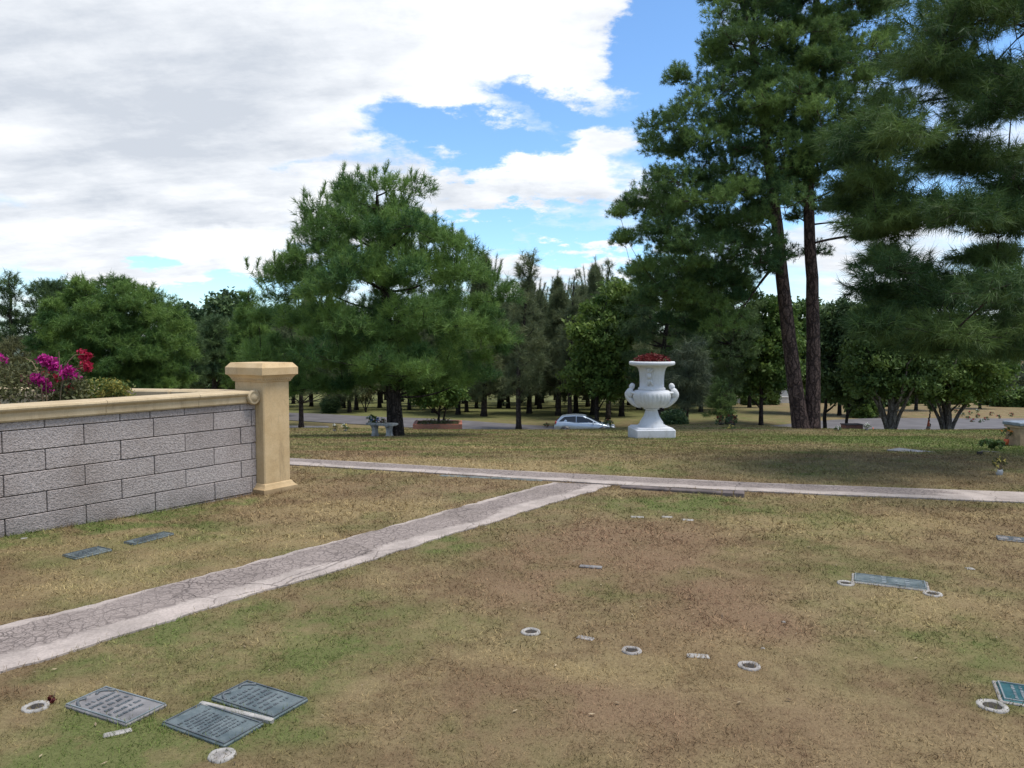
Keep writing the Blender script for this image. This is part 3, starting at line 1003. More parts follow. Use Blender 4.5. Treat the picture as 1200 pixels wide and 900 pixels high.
# ------------------------------------------------------------------ near pine hanging in from the right
YN = 11.0
b4 = onground(1345, YN)
def nearpine():
    spec = [(1190, 15, 55), (1130, 30, 50), (1085, 70, 40), (1150, 95, 48), (1195, 110, 50), (1110, 75, 40), (1165, -30, 55), (1105, -40, 40),
            (1000, 165, 34), (1035, 145, 36), (990, 215, 34), (1020, 250, 40), (1065, 215, 44), (1105, 175, 44), (1155, 190, 48), (1195, 215, 46), (1110, 245, 40), (1060, 265, 34), (1165, 255, 38),
            (1035, 345, 40), (1080, 335, 44), (1130, 345, 48), (1175, 330, 46), (1200, 360, 46), (1050, 385, 38), (1100, 385, 42), (1150, 392, 46), (1195, 400, 40), (1022, 372, 26),
            (1165, 300, 26), (1045, 300, 22)]
    rng = np.random.default_rng(5)
    cl = []
    for px, py, r in spec:
        for k in range(5 if px > 1120 else 4 if (py < 150 or px > 1080 or py > 320) else 3):
            Y = YN + rng.normal() * 1.1
            q = P(px + rng.normal() * r * .35, py + rng.normal() * r * .3, Y) - b4
            cl.append((np.array(q), r * YN / F * rng.uniform(.75, 1.0)))
    for k in range(30):   # the rest of the crown, outside the frame
        a = rng.uniform(-1.5, 1.5); z = rng.uniform(3.2, 8.8); rr = max(.6, 4.2 - .5 * abs(z - 3)) * rng.uniform(.5, 1)
        cl.append((np.array([rr * math.cos(a), rr * math.sin(a), z]), .55))
    pine(41, 'pine_tree', 'nearest pine, long dark needles hanging into the picture from the right edge', b4,
         [(0, 0, -.2), (.05, 0, 3), (0, .1, 6), (0, 0, 9.2)], .24, clumps=cl, tufts=52, nn=44, L=.17, w=.0078, leaf='pinenear', sc=(1.35, 1.2, .62), rise=.25, zmin=1.0,
         droop=.28, spread=.5, shoot=.2, twigs=10, limb_r=.045, up=.3, tone_c=.42, low=-.6)
nearpine()

# ------------------------------------------------------------------ the grove across the road
def casuarina_proto(seed, H, spread, loc, label, tone=.5, group='tall trees of the grove across the road'):
    T = Tree(seed); rng = T.rng
    lean = rng.normal() * .25
    path = T.trunk([(0, 0, -.3), (.05, 0, H * .3), (lean * .5, 0, H * .65), (lean, 0, H)], .27, .03, 8, 12, .35, .05)
    z0 = 1.75
    n = 135
    for i in range(n):
        f = (i + rng.random()) / n
        z = z0 + (H - z0) * f ** .9
        rmax = spread * (.55 + .6 * math.sin(min(1, f * 1.35 + .15) * PI)) * (1 - f ** 3 * .8)
        a = rng.uniform(0, 2 * PI); rr = rmax * rng.uniform(.35, 1.0)
        ax, _ = trunk_at(path, z)
        c = np.array([ax.x + rr * math.cos(a), ax.y + rr * math.sin(a), z + rr * .25])
        pts = T.limb(path, Vector(c), .9, .04, 1.6, 4, sag=.05, n=4)
        rd = .75 - .35 * f
        pos, d = T.clump_points(c, rd * 1.2, 20, (.85, .85, 1.4), low=-.9, up=.7, out=.25)
        tn = np.clip(tone + rng.normal() * .2 + rng.normal(size=len(pos)) * .1, 0, 1)
        T.add(needles(rng, pos, d, tn, 20, .42, .036, .5, .05 if f > .6 else .35, .3))
    for k in range(12):      # feathery spires
        a = rng.uniform(0, 2 * PI); rr = rng.uniform(.1, 1.5)
        zb = H * rng.uniform(.68, .86); zt = H - rr * .8 + rng.uniform(-.4, 1.3)
        e = Vector((lean + rr * math.cos(a) * 1.15 + .45, rr * math.sin(a), zt))
        s0 = Vector((lean * .8 + rr * math.cos(a), rr * math.sin(a), zb))
        T.twig(s0, e, .02)
        m = 14
        pos = np.array([s0.lerp(e, t) for t in np.linspace(0, 1, m)])
        d = np.tile(np.array([[.15, 0, .95]]), (m, 1))
        T.add(needles(rng, pos, d, np.full(m, tone - .1), 20, .42, .028, .45, -.05, .3))
    return T.finish('casuarina_tree', label, 'tree', loc, M['bark2'], M['casu'], group)

def grove():
    rng = np.random.default_rng(77)
    spots = []
    for j, Y in enumerate((71.5, 75.5, 80, 85, 91, 98, 107, 118)):
        xs = np.arange(-31 - j * 2, 17 + j * 3, 4.3 + .25 * j)
        for x in xs:
            X = x + rng.normal() * .9 + (j % 2) * 2
            px = 600 + X / Y * F
            yy = Y + rng.normal() * 1.2
            if Y < 73 and not (525 < px < 745): continue
            if Y < 78 and (px < 345 or px > 760): continue
            if 425 < px < 470 and Y < 85: continue
            spots.append((X, yy, px))
    protos = []
    lab = ['tall feathery grey-green tree in the grove across the road', 'slim spired olive tree in the grove across the road', 'broad drooping dark-trunked tree in the grove across the road']
    for k, (H, s) in enumerate(((12.4, 2.9), (13.4, 2.4), (11.0, 3.2))):
        X, Y, px = spots[k]
        protos.append(casuarina_proto(100 + k, H, s, (X, Y, g(X, Y)), lab[k]))
    for i, (X, Y, px) in enumerate(spots):
        hs = 1.0 if 560 < px < 760 else (.74 if px < 330 else .86)
        sc = hs * rng.uniform(.88, 1.08)
        k = i % 3 if i < 3 else int(rng.integers(3))
        if i < 3:
            protos[i].scale = (sc, sc, sc); continue
        dup(protos[k], (X, Y, g(X, Y)), rng.uniform(-.6, .6) + (PI if rng.random() < .3 else 0), (sc, sc, sc * rng.uniform(.95, 1.1)))
grove()

# windswept airy tree beside the main pine
def tall_airy(seed, px, Y, rows_px, label, leaf='casu', ncl=70, rad=.7, L=.5, w=.03, sc=(.8, .8, 1.4), r0=.2, name='casuarina_tree', tufts=10, nn=20, lean=0, bark='bark2', droop=.1, up=.7):
    b = onground(px, Y)
    rows = px_rows(Y, px, rows_px, b)
    H = max(r[0] for r in rows)
    top = [r for r in rows if r[0] == H][0]
    tx = (top[1] + top[2]) / 2
    return pine(seed, name, label, b, [(0, 0, -.2), (0, 0, H * .35), (tx * .5, 0, H * .7), (tx, 0, H * .97)], r0, rows=rows, ncl=ncl, rad=rad, tufts=tufts, nn=nn, L=L, w=w, leaf=leaf, bark=bark,
                sc=sc, droop=droop, spread=.55, minsep=.6, rise=.9, zmin=1.5, up=up, shoot=.3, limb_r=.05)
tall_airy(51, 608, 58, [(290, 617, 634), (310, 604, 632), (340, 592, 632), (380, 584, 640), (430, 580, 648), (465, 590, 636)], 'airy tree with a dark windswept top just right of the bushy pine', ncl=85)
tall_airy(52, 668, 66, [(318, 668, 678), (350, 655, 690), (400, 648, 700), (450, 655, 690)], 'slender spired tree in front of the grove left of the urn', ncl=60)
tall_airy(53, 713, 66, [(302, 709, 716), (335, 703, 722), (380, 690, 735), (440, 690, 735)], 'tallest thin spired tree just left of the urn top', ncl=60)

# yellow-green tree left of the urn
b = onground(700, 60)
broadleaf(61, 'leafy_tree', 'yellow-green leafy tree left of the white urn', b, [(0, 0, -.2), (0, 0, 2.5), (.3, 0, 6), (.5, 0, 9.5)], .2,
          px_rows(60, 700, [(330, 705, 735), (352, 682, 750), (385, 660, 752), (420, 652, 748), (455, 655, 740), (468, 675, 725)], b), ncl=70, rad=1.0, size=.17, leaf='bright', pts_per=20, nl=12, spread=.18, tone_c=.45)
# dark pines behind the urn
b = onground(775, 56)
pine(62, 'dark_conifer', 'dark dense conifer directly behind the white urn', b, [(0, 0, -.2), (0, 0, 4), (.3, 0, 8), (.4, 0, 12)], .3,
     rows=px_rows(56, 775, [(290, 745, 830), (330, 728, 850), (370, 722, 850), (410, 725, 838), (450, 735, 830), (474, 750, 815)], b), ncl=120, rad=1.1, tufts=18, nn=26, L=.42, w=.03, leaf='dark', bark='bark2', sc=(1.1, 1.1, .6), droop=.3, rise=.3, tone_c=.5)
b = onground(855, 60)
pine(63, 'dark_conifer', 'dark spreading conifer behind and right of the white urn', b, [(0, 0, -.2), (0, 0, 4), (.2, 0, 8), (.2, 0, 11.5)], .28,
     rows=px_rows(60, 855, [(300, 830, 880), (335, 800, 895), (375, 800, 900), (420, 800, 890), (455, 810, 880)], b), ncl=95, rad=1.1, tufts=18, nn=24, L=.42, w=.03, leaf='dark', bark='bark2', sc=(1.1, 1.1, .6), droop=.25, rise=.3, tone_c=.75)
b = onground(806, 52)
pine(64, 'weeping_conifer', 'pale drooping conifer fronds low behind the urn', b, [(0, 0, -.2), (0, 0, 1.5), (.1, 0, 3), (.1, 0, 4.2)], .12,
     rows=px_rows(52, 806, [(395, 795, 822), (420, 780, 835), (450, 775, 840), (475, 785, 835)], b), ncl=40, rad=.7, tufts=14, nn=26, L=.6, w=.022, leaf='far', sc=(1, 1, .8), droop=.6, rise=.2)
# bright tree between the urn and the tall pine
b = onground(893, 62)
broadleaf(65, 'leafy_tree', 'bright green leafy tree left of the two-trunked pine', b, [(0, 0, -.2), (0, 0, 2.5), (.1, 0, 5.5), (.1, 0, 8.6)], .2,
          px_rows(62, 893, [(345, 878, 918), (365, 862, 932), (395, 848, 940), (430, 842, 942), (452, 850, 930), (462, 865, 915)], b), ncl=70, rad=1.05, size=.17, leaf='bright', pts_per=22, nl=12, spread=.18, tone_c=.35)
lt = bpy.data.objects['leafy_tree.001']
for i, (px, Y, sc, lab) in enumerate(((935, 74, 1.05, 'green leafy tree seen between the urn side and the two bare pine trunks'), (985, 72, 1.0, 'green leafy tree just right of the two bare pine trunks'),
                                 (1035, 70, .95, 'green leafy tree behind the forked pale-barked tree'), (1075, 78, .9, 'green leafy tree between the two many-stemmed trees'), (1150, 82, .75, 'green leafy tree behind the spreading pale-barked tree'),
                                 (822, 76, 1.1, 'green leafy tree in the gap behind the dark conifers of the urn'))):
    dup(lt, onground(px, Y), i * 1.1, sc, label=lab)
# small open conifer on the far lawn
b = onground(844, 49)
pine(66, 'young_conifer', 'small young conifer alone on the lawn right of the urn', b, [(0, 0, -.1), (0, 0, 1), (0, 0, 2), (0, 0, 3.1)], .06,
     rows=px_rows(49, 844, [(438, 841, 848), (455, 832, 856), (472, 824, 864), (486, 824, 862)], b), ncl=42, rad=.42, tufts=10, nn=20, L=.26, w=.02, leaf='mid', sc=(1.2, 1.2, .5), zmin=.4, rise=.1, limb_r=.02)
# dark dense pair right of the tall pine
b = onground(969, 44)
broadleaf(67, 'dark_tree', 'dark shady tree with thin trunk close right of the tall pine', b, [(0, 0, -.2), (-.05, 0, 1.2), (.1, 0, 3.5), (.3, 0, 6)], .13,
          px_rows(44, 969, [(352, 968, 1000), (375, 955, 1015), (410, 950, 1020), (445, 950, 1015), (470, 958, 1000)], b), ncl=60, rad=.75, size=.12, leaf='dark', pts_per=22, nl=12, spread=.14, tone_c=.5)
b = onground(994, 46)
broadleaf(68, 'dark_tree', 'dark shady tree between the tall pine and the forked pale-barked tree', b, [(0, 0, -.2), (0, 0, 1.2), (.1, 0, 3.5), (.3, 0, 5.6)], .11,
          px_rows(46, 994, [(365, 1000, 1030), (390, 985, 1045), (425, 978, 1050), (455, 978, 1042), (478, 985, 1022)], b), ncl=55, rad=.75, size=.12, leaf='dark', pts_per=22, nl=12, spread=.14, tone_c=.55)
dk = bpy.data.objects['dark_tree']
for i, (px, Y, sc, lab) in enumerate(((205, 60, 1.25, 'dark tree partly hidden by the round bright pine, farther left of the pillar'), (262, 62, 1.4, 'dark tree filling the gap left of the pillar cap'),
                                 (300, 66, 1.3, 'dark tree directly behind the pillar cap'), (330, 70, 1.3, 'dark tree behind the pillar, right of its cap'))):
    dup(dk, onground(px, Y), i * 1.7, sc, label=lab)
# two multi-stemmed pale-barked trees at the roadside
def multistem(seed, px, Y, rows_px, label, leaf, nst=7, h=2.6, fan=1.6):
    b = onground(px, Y)
    rng = np.random.default_rng(seed)
    stems = []
    for k in range(nst):
        a = 2 * PI * k / nst + rng.normal() * .3
        ex, ey = fan * math.cos(a), fan * math.sin(a)
        stems.append(([(.18 * math.cos(a), .18 * math.sin(a), 0), (.25 * math.cos(a) + ex * .15, .2 * math.sin(a) + ey * .15, .9), (ex * .6, ey * .6, h * .75), (ex * 1.1, ey * 1.1, h * 1.3 + rng.random())], .11))
    broadleaf(seed, 'multi_stem_tree', label, b, [(0, 0, -.2), (0, 0, .5), (0, 0, 1.6), (.1, 0, 3.2)], .33, px_rows(Y, px, rows_px, b), ncl=110, rad=.75, size=.10, leaf=leaf, bark='barkpale',
              pts_per=28, nl=12, spread=.14, stems=stems, sag=-.05, rise=.9)
multistem(71, 1046, 40, [(335, 1030, 1080), (360, 1005, 1095), (400, 990, 1105), (440, 988, 1110), (464, 1000, 1092)], 'forked pale-barked tree with many stems, nearer the two-trunked pine', 'mid')
multistem(72, 1112, 41, [(370, 1100, 1150), (395, 1075, 1175), (430, 1062, 1190), (456, 1068, 1178), (466, 1085, 1160)], 'spreading pale-barked tree with many stems beside the tallest orange cone', 'bright', fan=1.9)
# slim dark sapling
b = onground(1091, 50)
pine(73, 'slim_conifer', 'slim dark twin-stemmed sapling behind the tallest orange cone', b, [(0, 0, -.1), (.03, 0, .6), (.0, 0, 1.2), (0, 0, 1.8)], .07,
     rows=px_rows(50, 1091, [(463, 1087, 1096), (472, 1085, 1099), (481, 1088, 1096)], b), ncl=14, rad=.26, tufts=10, nn=24, L=.16, w=.02, leaf='dark', zmin=.3, limb_r=.02)
# bright roadside shrub
b = onground(1018, 68)
broadleaf(74, 'roadside_shrub', 'bright green shrub at the far road edge left of the forked tree', b, [(0, 0, -.1), (0, 0, .8), (0, 0, 1.4), (0, 0, 2.2)], .08,
          px_rows(68, 1018, [(458, 1012, 1024), (468, 1000, 1030), (478, 992, 1034), (487, 994, 1030)], b), ncl=24, rad=.55, size=.12, leaf='bright', zmin=.2, cat='shrub')
# young tree in the brick planter
YPL = 37.5
bp = onground(513, YPL)
broadleaf(75, 'young_tree', 'young fresh-green tree growing in the brick planter', Vector((bp.x, bp.y, bp.z + .28)), [(0, 0, -.1), (.05, 0, .6), (.1, 0, 1.2), (.1, 0, 2.0)], .06,
          px_rows(YPL, 513, [(438, 498, 530), (450, 480, 548), (465, 472, 552), (480, 478, 545)], bp), ncl=42, rad=.45, size=.085, leaf='bright', zmin=.3, pts_per=18, spread=.08, tone_c=.25,
          stems=[([(.2, .05, -.1), (.35, .05, .6), (.55, .1, 1.4), (.7, .1, 2.1)], .045)])
# clipped round bush and thin bare tree
b = onground(387, 74)
broadleaf(76, 'clipped_bush', 'dark ball-shaped clipped bush beyond the road at left', b, [(0, 0, -.1), (0, 0, .5), (0, 0, 1.0), (0, 0, 1.5)], .1,
          px_rows(74, 387, [(465, 383, 391), (470, 378, 396), (476, 376, 398), (483, 380, 394)], b), ncl=34, rad=.42, size=.09, leaf='dark', zmin=.1, cat='bush')
b = onground(428, 76)
broadleaf(77, 'thin_tree', 'thin sparse small tree beyond the road left of the bushy pine', b, [(0, 0, -.1), (0, 0, .8), (0, 0, 1.8), (0, 0, 2.8)], .08,
          px_rows(76, 428, [(448, 420, 438), (460, 412, 445), (470, 415, 442)], b), ncl=16, rad=.4, size=.08, leaf='olive', zmin=.4, pts_per=8,
          stems=[([(0, 0, 0), (-.3, 0, .8), (-.7, 0, 1.8)], .05), ([(0, 0, 0), (.3, 0, .9), (.8, 0, 1.9)], .05)])
# roadside tree behind the pillar
tall_airy(78, 352, 60, [(345, 335, 365), (375, 315, 395), (410, 305, 420), (445, 310, 420), (462, 325, 400)], 'bushy tree with bare lower trunk by the road just right of the pillar', leaf='casu', ncl=80, rad=.8, L=.4, w=.026, sc=(1, 1, 1), r0=.2, name='roadside_tree', tufts=14, nn=22)
# trees at left behind the planter
tall_airy(81, 292, 46, [(336, 288, 294), (352, 282, 302), (375, 270, 318), (410, 258, 330), (450, 255, 335)], 'pointed conifer rising just left of the bushy pine above the pillar', leaf='pineround', ncl=110, rad=.62, L=.28, w=.024, sc=(1, 1, .8), name='pine_tree', tufts=24, nn=26)
tall_airy(82, 250, 52, [(366, 244, 258), (378, 234, 275), (400, 215, 295), (440, 212, 300)], 'low dark conifer between the round pine and the pillar', leaf='dark', ncl=90, rad=.75, L=.32, w=.03, sc=(1.2, 1.2, .6), name='dark_conifer', tufts=22, nn=24)
tall_airy(83, 222, 44, [(376, 219, 227), (388, 213, 232), (410, 205, 240), (450, 200, 245)], 'small dark conifer half hidden by the right side of the round pine', leaf='dark', ncl=45, rad=.5, L=.34, w=.026, sc=(1.2, 1.2, .6), name='dark_conifer', tufts=12, nn=22)
tall_airy(84, 14, 58, [(316, 2, 20), (330, -8, 26), (352, -6, 22), (375, -12, 30), (405, -14, 34)], 'gaunt dark tree with gaps in its crown at the far left edge', leaf='dark', ncl=44, rad=.75, L=.4, w=.032, sc=(1.1, 1.1, .7), name='dark_tree', tufts=12, nn=20, r0=.22)
tall_airy(85, 66, 60, [(325, 50, 86), (340, 34, 104), (370, 28, 112), (410, 26, 115)], 'dark flat-topped tree behind the round pine at left', leaf='dark', ncl=90, rad=1.0, L=.36, w=.034, sc=(1.1, 1.1, .7), name='dark_tree', tufts=26, nn=22, r0=.25)
tall_airy(86, 30, 50, [(392, 10, 45), (405, -15, 60), (440, -30, 70)], 'low olive bush crown behind the bougainvillea at left edge', leaf='olive', ncl=50, rad=.7, L=.3, w=.03, sc=(1, 1, .8), name='olive_tree', tufts=14, nn=22, r0=.15)

# far trees, one mesh copied
fb = Vector((P(1160, 440, 118).x, 118, g(70, 118)))
fproto = broadleaf(90, 'distant_tree', 'hazy round tree in the distance', fb, [(0, 0, -.2), (0, 0, 2), (.2, 0, 4), (.2, 0, 7)], .3, [(2.0, -3, 3), (4, -4.6, 4.4), (6.5, -4.4, 4.6), (8.5, -2.8, 2.6), (9.6, -1.2, 1)],
                   ncl=60, rad=1.25, size=.30, leaf='far', pts_per=18, nl=9, spread=.3)
def far_trees():
    rng = np.random.default_rng(9)
    lab_r = 'dull green round tree beyond the field at right'
    fproto['label'] = lab_r; fproto['group'] = 'distant trees beyond the field'
    for k in range(16):
        Y = rng.uniform(125, 190); px = 940 + k * 21 + rng.normal() * 8
        X = (px - 600) / F * Y
        dup(fproto, (X, Y, g(X, Y)), rng.uniform(0, 6), rng.uniform(.65, 1.05))
    for k in range(34):
        Y = rng.uniform(150, 230); px = -60 + k * 27 + rng.normal() * 8
        X = (px - 600) / F * Y
        dup(fproto, (X, Y, g(X, Y)), rng.uniform(0, 6), rng.uniform(.8, 1.3), label='far tree glimpsed through the trunks of the grove', group='distant trees behind the grove')
far_trees()

# low hedge balls near the small building and the far timber fence
def undergrowth():
    rng = np.random.default_rng(66)
    p0 = None
    for k in range(30):
        px = 815 + k * 13.5 + rng.normal() * 5; Y = rng.uniform(84, 108)
        if 868 < px < 925: Y = 122
        q = onground(px, Y)
        if p0 is None:
            p0 = broadleaf(96, 'hedge_bush', 'one of the dense green bushes along the far edge of the lawns at right', q, [(0, 0, -.1), (0, 0, .5), (0, 0, 1.0), (0, 0, 1.8)], .07,
                           [(.1, -1.0, 1.0), (1.1, -1.3, 1.3), (2.3, -.8, .8), (2.8, -.3, .3)], ncl=34, rad=.6, size=.16, leaf='mid', zmin=.05, cat='bush', pts_per=18, nl=10, spread=.16, group='bushes along the far edge of the lawns')
        else: dup(p0, q, rng.uniform(0, 6), (rng.uniform(.7, 1.3), rng.uniform(.7, 1.3), rng.uniform(.5, 1.25)))
undergrowth()
def hedge():
    b = onground(880, 92)
    p0 = None
    for k, px in enumerate((875, 886, 896, 907)):
        q = onground(px, 92)
        if p0 is None:
            p0 = broadleaf(95, 'round_hedge_bush', 'small round green bush in front of the distant white building', q, [(0, 0, -.1), (0, 0, .4), (0, 0, .8), (0, 0, 1.2)], .06,
                           [(.1, -.5, .5), (.7, -.62, .62), (1.4, -.3, .3)], ncl=20, rad=.42, size=.11, leaf='mid', zmin=.05, cat='bush', group='round bushes before the distant building')
        else: dup(p0, q, k * 1.3, .9 + .1 * (k % 2))
hedge()

def house():
    q = onground(917, 118)
    root = thing('small_building', 'small distant white building with a terracotta roof behind round bushes', 'building', q, 0)
    w = MB(); w.box((0, 0, 1.25), (4.2, 3, 2.7)); wall = w.build('wall', M['plaster'], root)
    r = MB(); r.add([(-2.5, -1.9, 2.6), (2.5, -1.9, 2.6), (2.5, 1.9, 2.6), (-2.5, 1.9, 2.6), (-2.1, 0, 3.7), (2.1, 0, 3.7)], [(0, 1, 5, 4), (2, 3, 4, 5), (1, 2, 5), (3, 0, 4), (3, 2, 1, 0)])
    r.build('roof', M['tile'], root)
    for x in (-1.1, 1.1):
        f = MB(); f.box((x, -1.53, 1.5), (.9, .06, 1.0)); fo = f.build('window', M['fencewood'], root)
        p = MB(); p.box((x, -1.57, 1.5), (.74, .03, .84)); p.build('pane', M['glass'], fo)
house()
def lowwall():
    q = onground(870, 100)
    o = MB(); o.box((0, 0, .35), (14, .3, .9), bev=.05); o.box((0, 0, .83), (14.2, .42, .09))
    x = o.build('boundary_wall', M['plaster']); x.location = q
    tag(x, 'long low pale wall beyond the far lawn right of the urn', 'wall')
lowwall()
def timber_fence():
    root = thing('timber_fence', 'long dark rail fence across the dry field at right', 'fence', onground(1150, 112), 0)
    b = MB()
    for z in (.35, .72, 1.06): b.box((0, 0, z - .05), (46, .08, .33))
    b.build('rail', M['fencewood'], root)
    p = MB()
    q0 = None
    for k in range(24):
        if q0 is None:
            p.box((0, .1, .55), (.16, .12, 1.5)); q0 = p.build('post', M['fencewood'], root); q0.location = (-23, 0, 0)
        else:
            c = q0.copy(); COL.objects.link(c); c.parent = root; c.location = (-23 + 2 * k, 0, 0)
timber_fence()

# ------------------------------------------------------------------ bougainvillea and planter shrubs
def planter_plants():
    rng = np.random.default_rng(55)
    base = Vector((-4.75, 7.75, .93))
    T = Tree(56)
    root = thing('bougainvillea', 'straggly bougainvillea with magenta and crimson flower clusters above the block wall', 'shrub', base)
    def tol(px, py, Y): return P(px, py, Y) - base
    fl = [(30, 446, 8, 'm'), (52, 452, 11, 'm'), (44, 444, 6, 'm'), (62, 429, 8, 'm'), (51, 421, 6, 'm'), (58, 424, 6, 'm'), (80, 436, 9, 'm'), (88, 442, 5, 'm'), (99, 416, 8, 'c'), (101, 429, 7, 'c'),
          (1, 423, 9, 'm'), (82, 454, 4, 'c'), (70, 444, 3, 'c'), (-18, 440, 9, 'm'), (-30, 420, 8, 'm'), (52, 440, 4, 'c')]
    for px, py, r, kind in fl:
        Y = 7.75 + rng.uniform(-.3, .3)
        e = tol(px, py, Y); s = tol(px * .6 + 22, 478, Y)
        s.z = 0
        mid = s.lerp(e, .6) + Vector((-.06, 0, .12))
        T.wood.tube(bez(s, mid, e, 8), [.007 - .0005 * i for i in range(9)], 4, cap=False)
        R = r * Y / F * .66
        n = 24
        pos = np.array(e) + unit(rng.normal(size=(n, 3))) * R * (rng.random(n) ** .4)[:, None] * np.array([1.1, 1, .8])
        tr, tn = leaves(rng, pos, np.clip(.5 + rng.normal(size=n) * .25, 0, 1), 9, .018, .020)
        np_tris('flower_cluster', tr, tn, M['magenta' if kind == 'm' else 'crimson'], root)
    # arching bare stems
    for pts in (((70, 462), (75, 432), (88, 416), (99, 415)), ((66, 462), (70, 430), (69, 412)), ((50, 470), (46, 440), (38, 424), (30, 420)), ((72, 445), (85, 431), (97, 428))):
        q = [tol(a, b, 7.7) for a, b in pts]
        T.wood.tube([q[0].lerp(q[1], t) if i < 4 else q[-2].lerp(q[-1], t) for i, t in enumerate((0, .33, .66, 1, .5, 1))] if len(q) < 4 else [q[0], q[0].lerp(q[1], .5), q[1], q[1].lerp(q[2], .5) + Vector((-.004, 0, .01)), q[2], q[3]], [.008, .0075, .007, .006, .005, .004], 5, cap=False)
    T.wood.build('stem', M['stem'], root)
    # olive foliage
    cl = []
    for k in range(62):
        px = rng.uniform(-45, 96); top = 424 + max(0, (px - 40)) * .45
        py = rng.uniform(top, 470); Y = rng.uniform(7.4, 8.1)
        cl.append(np.array(tol(px, py, Y)))
    pts = np.array(cl)
    tr, tn = leaves(rng, pts, np.clip(.4 + rng.normal(size=len(pts)) * .25, 0, 1), 70, .055, .020)
    np_tris('foliage', tr, tn, M['olive'], root)
    # variegated groundcover hanging on the wall top
    b2_ = Vector((P(110, 470, 8.1).x, 8.1, .93))
    root2 = thing('variegated_shrub', 'low yellow and green variegated shrub on the planter by the coping', 'shrub', b2_)
    cl = []
    for k in range(120):
        px = rng.uniform(62, 150); u = (px - 62) / 88
        py = rng.uniform(450 - 2 * math.sin(u * PI), 470 - 8 * u); Y = 7.9 + .5 * u + rng.uniform(-.2, .2)
        cl.append(np.array(P(px, py, Y) - b2_))
    pts = np.array(cl)
    tn0 = np.where(rng.random(len(pts)) < .35, .85, .15)
    tr, tn = leaves(rng, pts, tn0, 40, .035, .017)
    np_tris('foliage', tr, tn, M['yellowgreen'], root2)
    st = MB()
    for k in range(14):
        e = Vector(cl[k * 7]); st.tube([Vector((e.x * .8, e.y * .8, -.02)), e * .6, e], [.006, .005, .003], 4, cap=False)
    st.build('stem', M['stem'], root2)
planter_plants()

# ------------------------------------------------------------------ grave markers
def marker(quad, name, label, bronze, raised, lines=7, group='flat grave markers', slab=None, border=True, th=.018, seed=0, wreath=False):
    w = [GP(*q) for q in quad]         # near-left, far-left, far-right, near-right as seen
    c = sum(w, Vector()) / 4
    # fit an oriented rectangle
    e1 = ((w[3] - w[0]) + (w[2] - w[1])) / 2; e2 = ((w[1] - w[0]) + (w[2] - w[3])) / 2
    lx, ly = e1.length, e2.length
    a1 = math.atan2(e1.y, e1.x); a2 = math.atan2(e2.y, e2.x) - PI / 2
    ang = a1 + ((a2 - a1 + PI) % (2 * PI) - PI) * .5
    root = thing(name, label, 'grave marker', (c.x, c.y, c.z), ang, group)
    if slab:
        s = MB(); s.box((0, 0, .0), (lx + slab, ly + slab, .016), bev=.004); s.build('concrete_bed', M['concrete'], root)
    z0 = -.004
    p = MB(); p.box((0, 0, z0), (lx, ly, th * 2), bev=.005); pl = p.build('plate', M[bronze], root)
    zt = z0 + th
    if border:
        f = MB(); bw = min(lx, ly) * .045
        f.box((0, -ly / 2 + bw, zt + .002), (lx - bw, bw * .7, .006)); f.box((0, ly / 2 - bw, zt + .002), (lx - bw, bw * .7, .006))
        f.box((-lx / 2 + bw, 0, zt + .0022), (bw * .7, ly - bw * 2.8, .006)); f.box((lx / 2 - bw, 0, zt + .0022), (bw * .7, ly - bw * 2.8, .006))
        f.build('border', M[raised], root)
    rr = random.Random(seed)
    t = MB()
    for k in range(lines):
        y = ly * (.32 - .64 * (k + .5) / lines)
        h = ly * .64 / lines * .46
        x = -lx * rr.uniform(.30, .40); xe = -x * rr.uniform(.75, 1)
        while x < xe:
            d = rr.uniform(.25, .7) * h
            t.box((x + d / 2, y + rr.uniform(-.06, .06) * h, zt + .0005 + rr.uniform(-.001, .001)), (d * .8, h * rr.uniform(.6, 1), .005), Matrix.Rotation(rr.uniform(-.25, .25), 3, 'Z')); x += d * 1.0 + (h * .7 if rr.random() < .18 else 0)
    if lines: t.build('inscription', M['raised_dark' if bronze == 'bronze_grey' else raised], root)
    if wreath:
        q = MB()
        for sx in (-1, 1):
            q.tube([(sx * lx * (.12 + .3 * u), ly * (.40 - .10 * u + .08 * math.sin(u * PI)), zt + .003) for u in np.linspace(0, 1, 7)], [.007] * 7, 5)
        q.build('ornament', M['raised_dark' if bronze == 'bronze_grey' else raised], root)
    return root, [v.xy for v in w]
MARKPOLY = []
def mk(*a, **k):
    r, poly = marker(*a, **k); MARKPOLY.append(poly)
mk([(147, 852), (75, 830), (123, 807.5), (199, 828)], 'grave_marker', 'worn grey metal grave plate, leftmost of the foreground three', 'bronze_grey', 'raised', 6, seed=1, wreath=True)
mk([(263, 873.5), (184, 852.5), (233, 829), (318, 849)], 'grave_marker', 'lined blue-grey bronze grave plate in front of the pale strip', 'bronze_blue', 'raised_dark', 10, seed=2)
mk([(322, 843), (241, 822.5), (288, 803), (367, 820)], 'grave_marker', 'smooth dark blue bronze grave plate behind the pale strip', 'bronze_blue', 'raised_dark', 7, seed=3, wreath=True)
mk([(1086, 692.4), (999.3, 682.7), (1002, 674.5), (1085.3, 682.7)], 'grave_marker', 'blue grave plate between two white vase rings at right', 'bronze_blue', 'raised', 4, slab=.03, seed=4)
mk([(1248, 834), (1172, 823.5), (1171, 803), (1242, 811)], 'grave_marker', 'teal grave plate in a pale bed cut by the right edge', 'bronze_teal', 'raised', 5, slab=.03, seed=5)
mk([(88, 656.7), (72, 651.7), (115, 642.3), (133, 646)], 'grave_marker', 'dark blue grave plate beside the path below the wall, nearer one', 'bronze_blue', 'raised_dark', 4, seed=6)
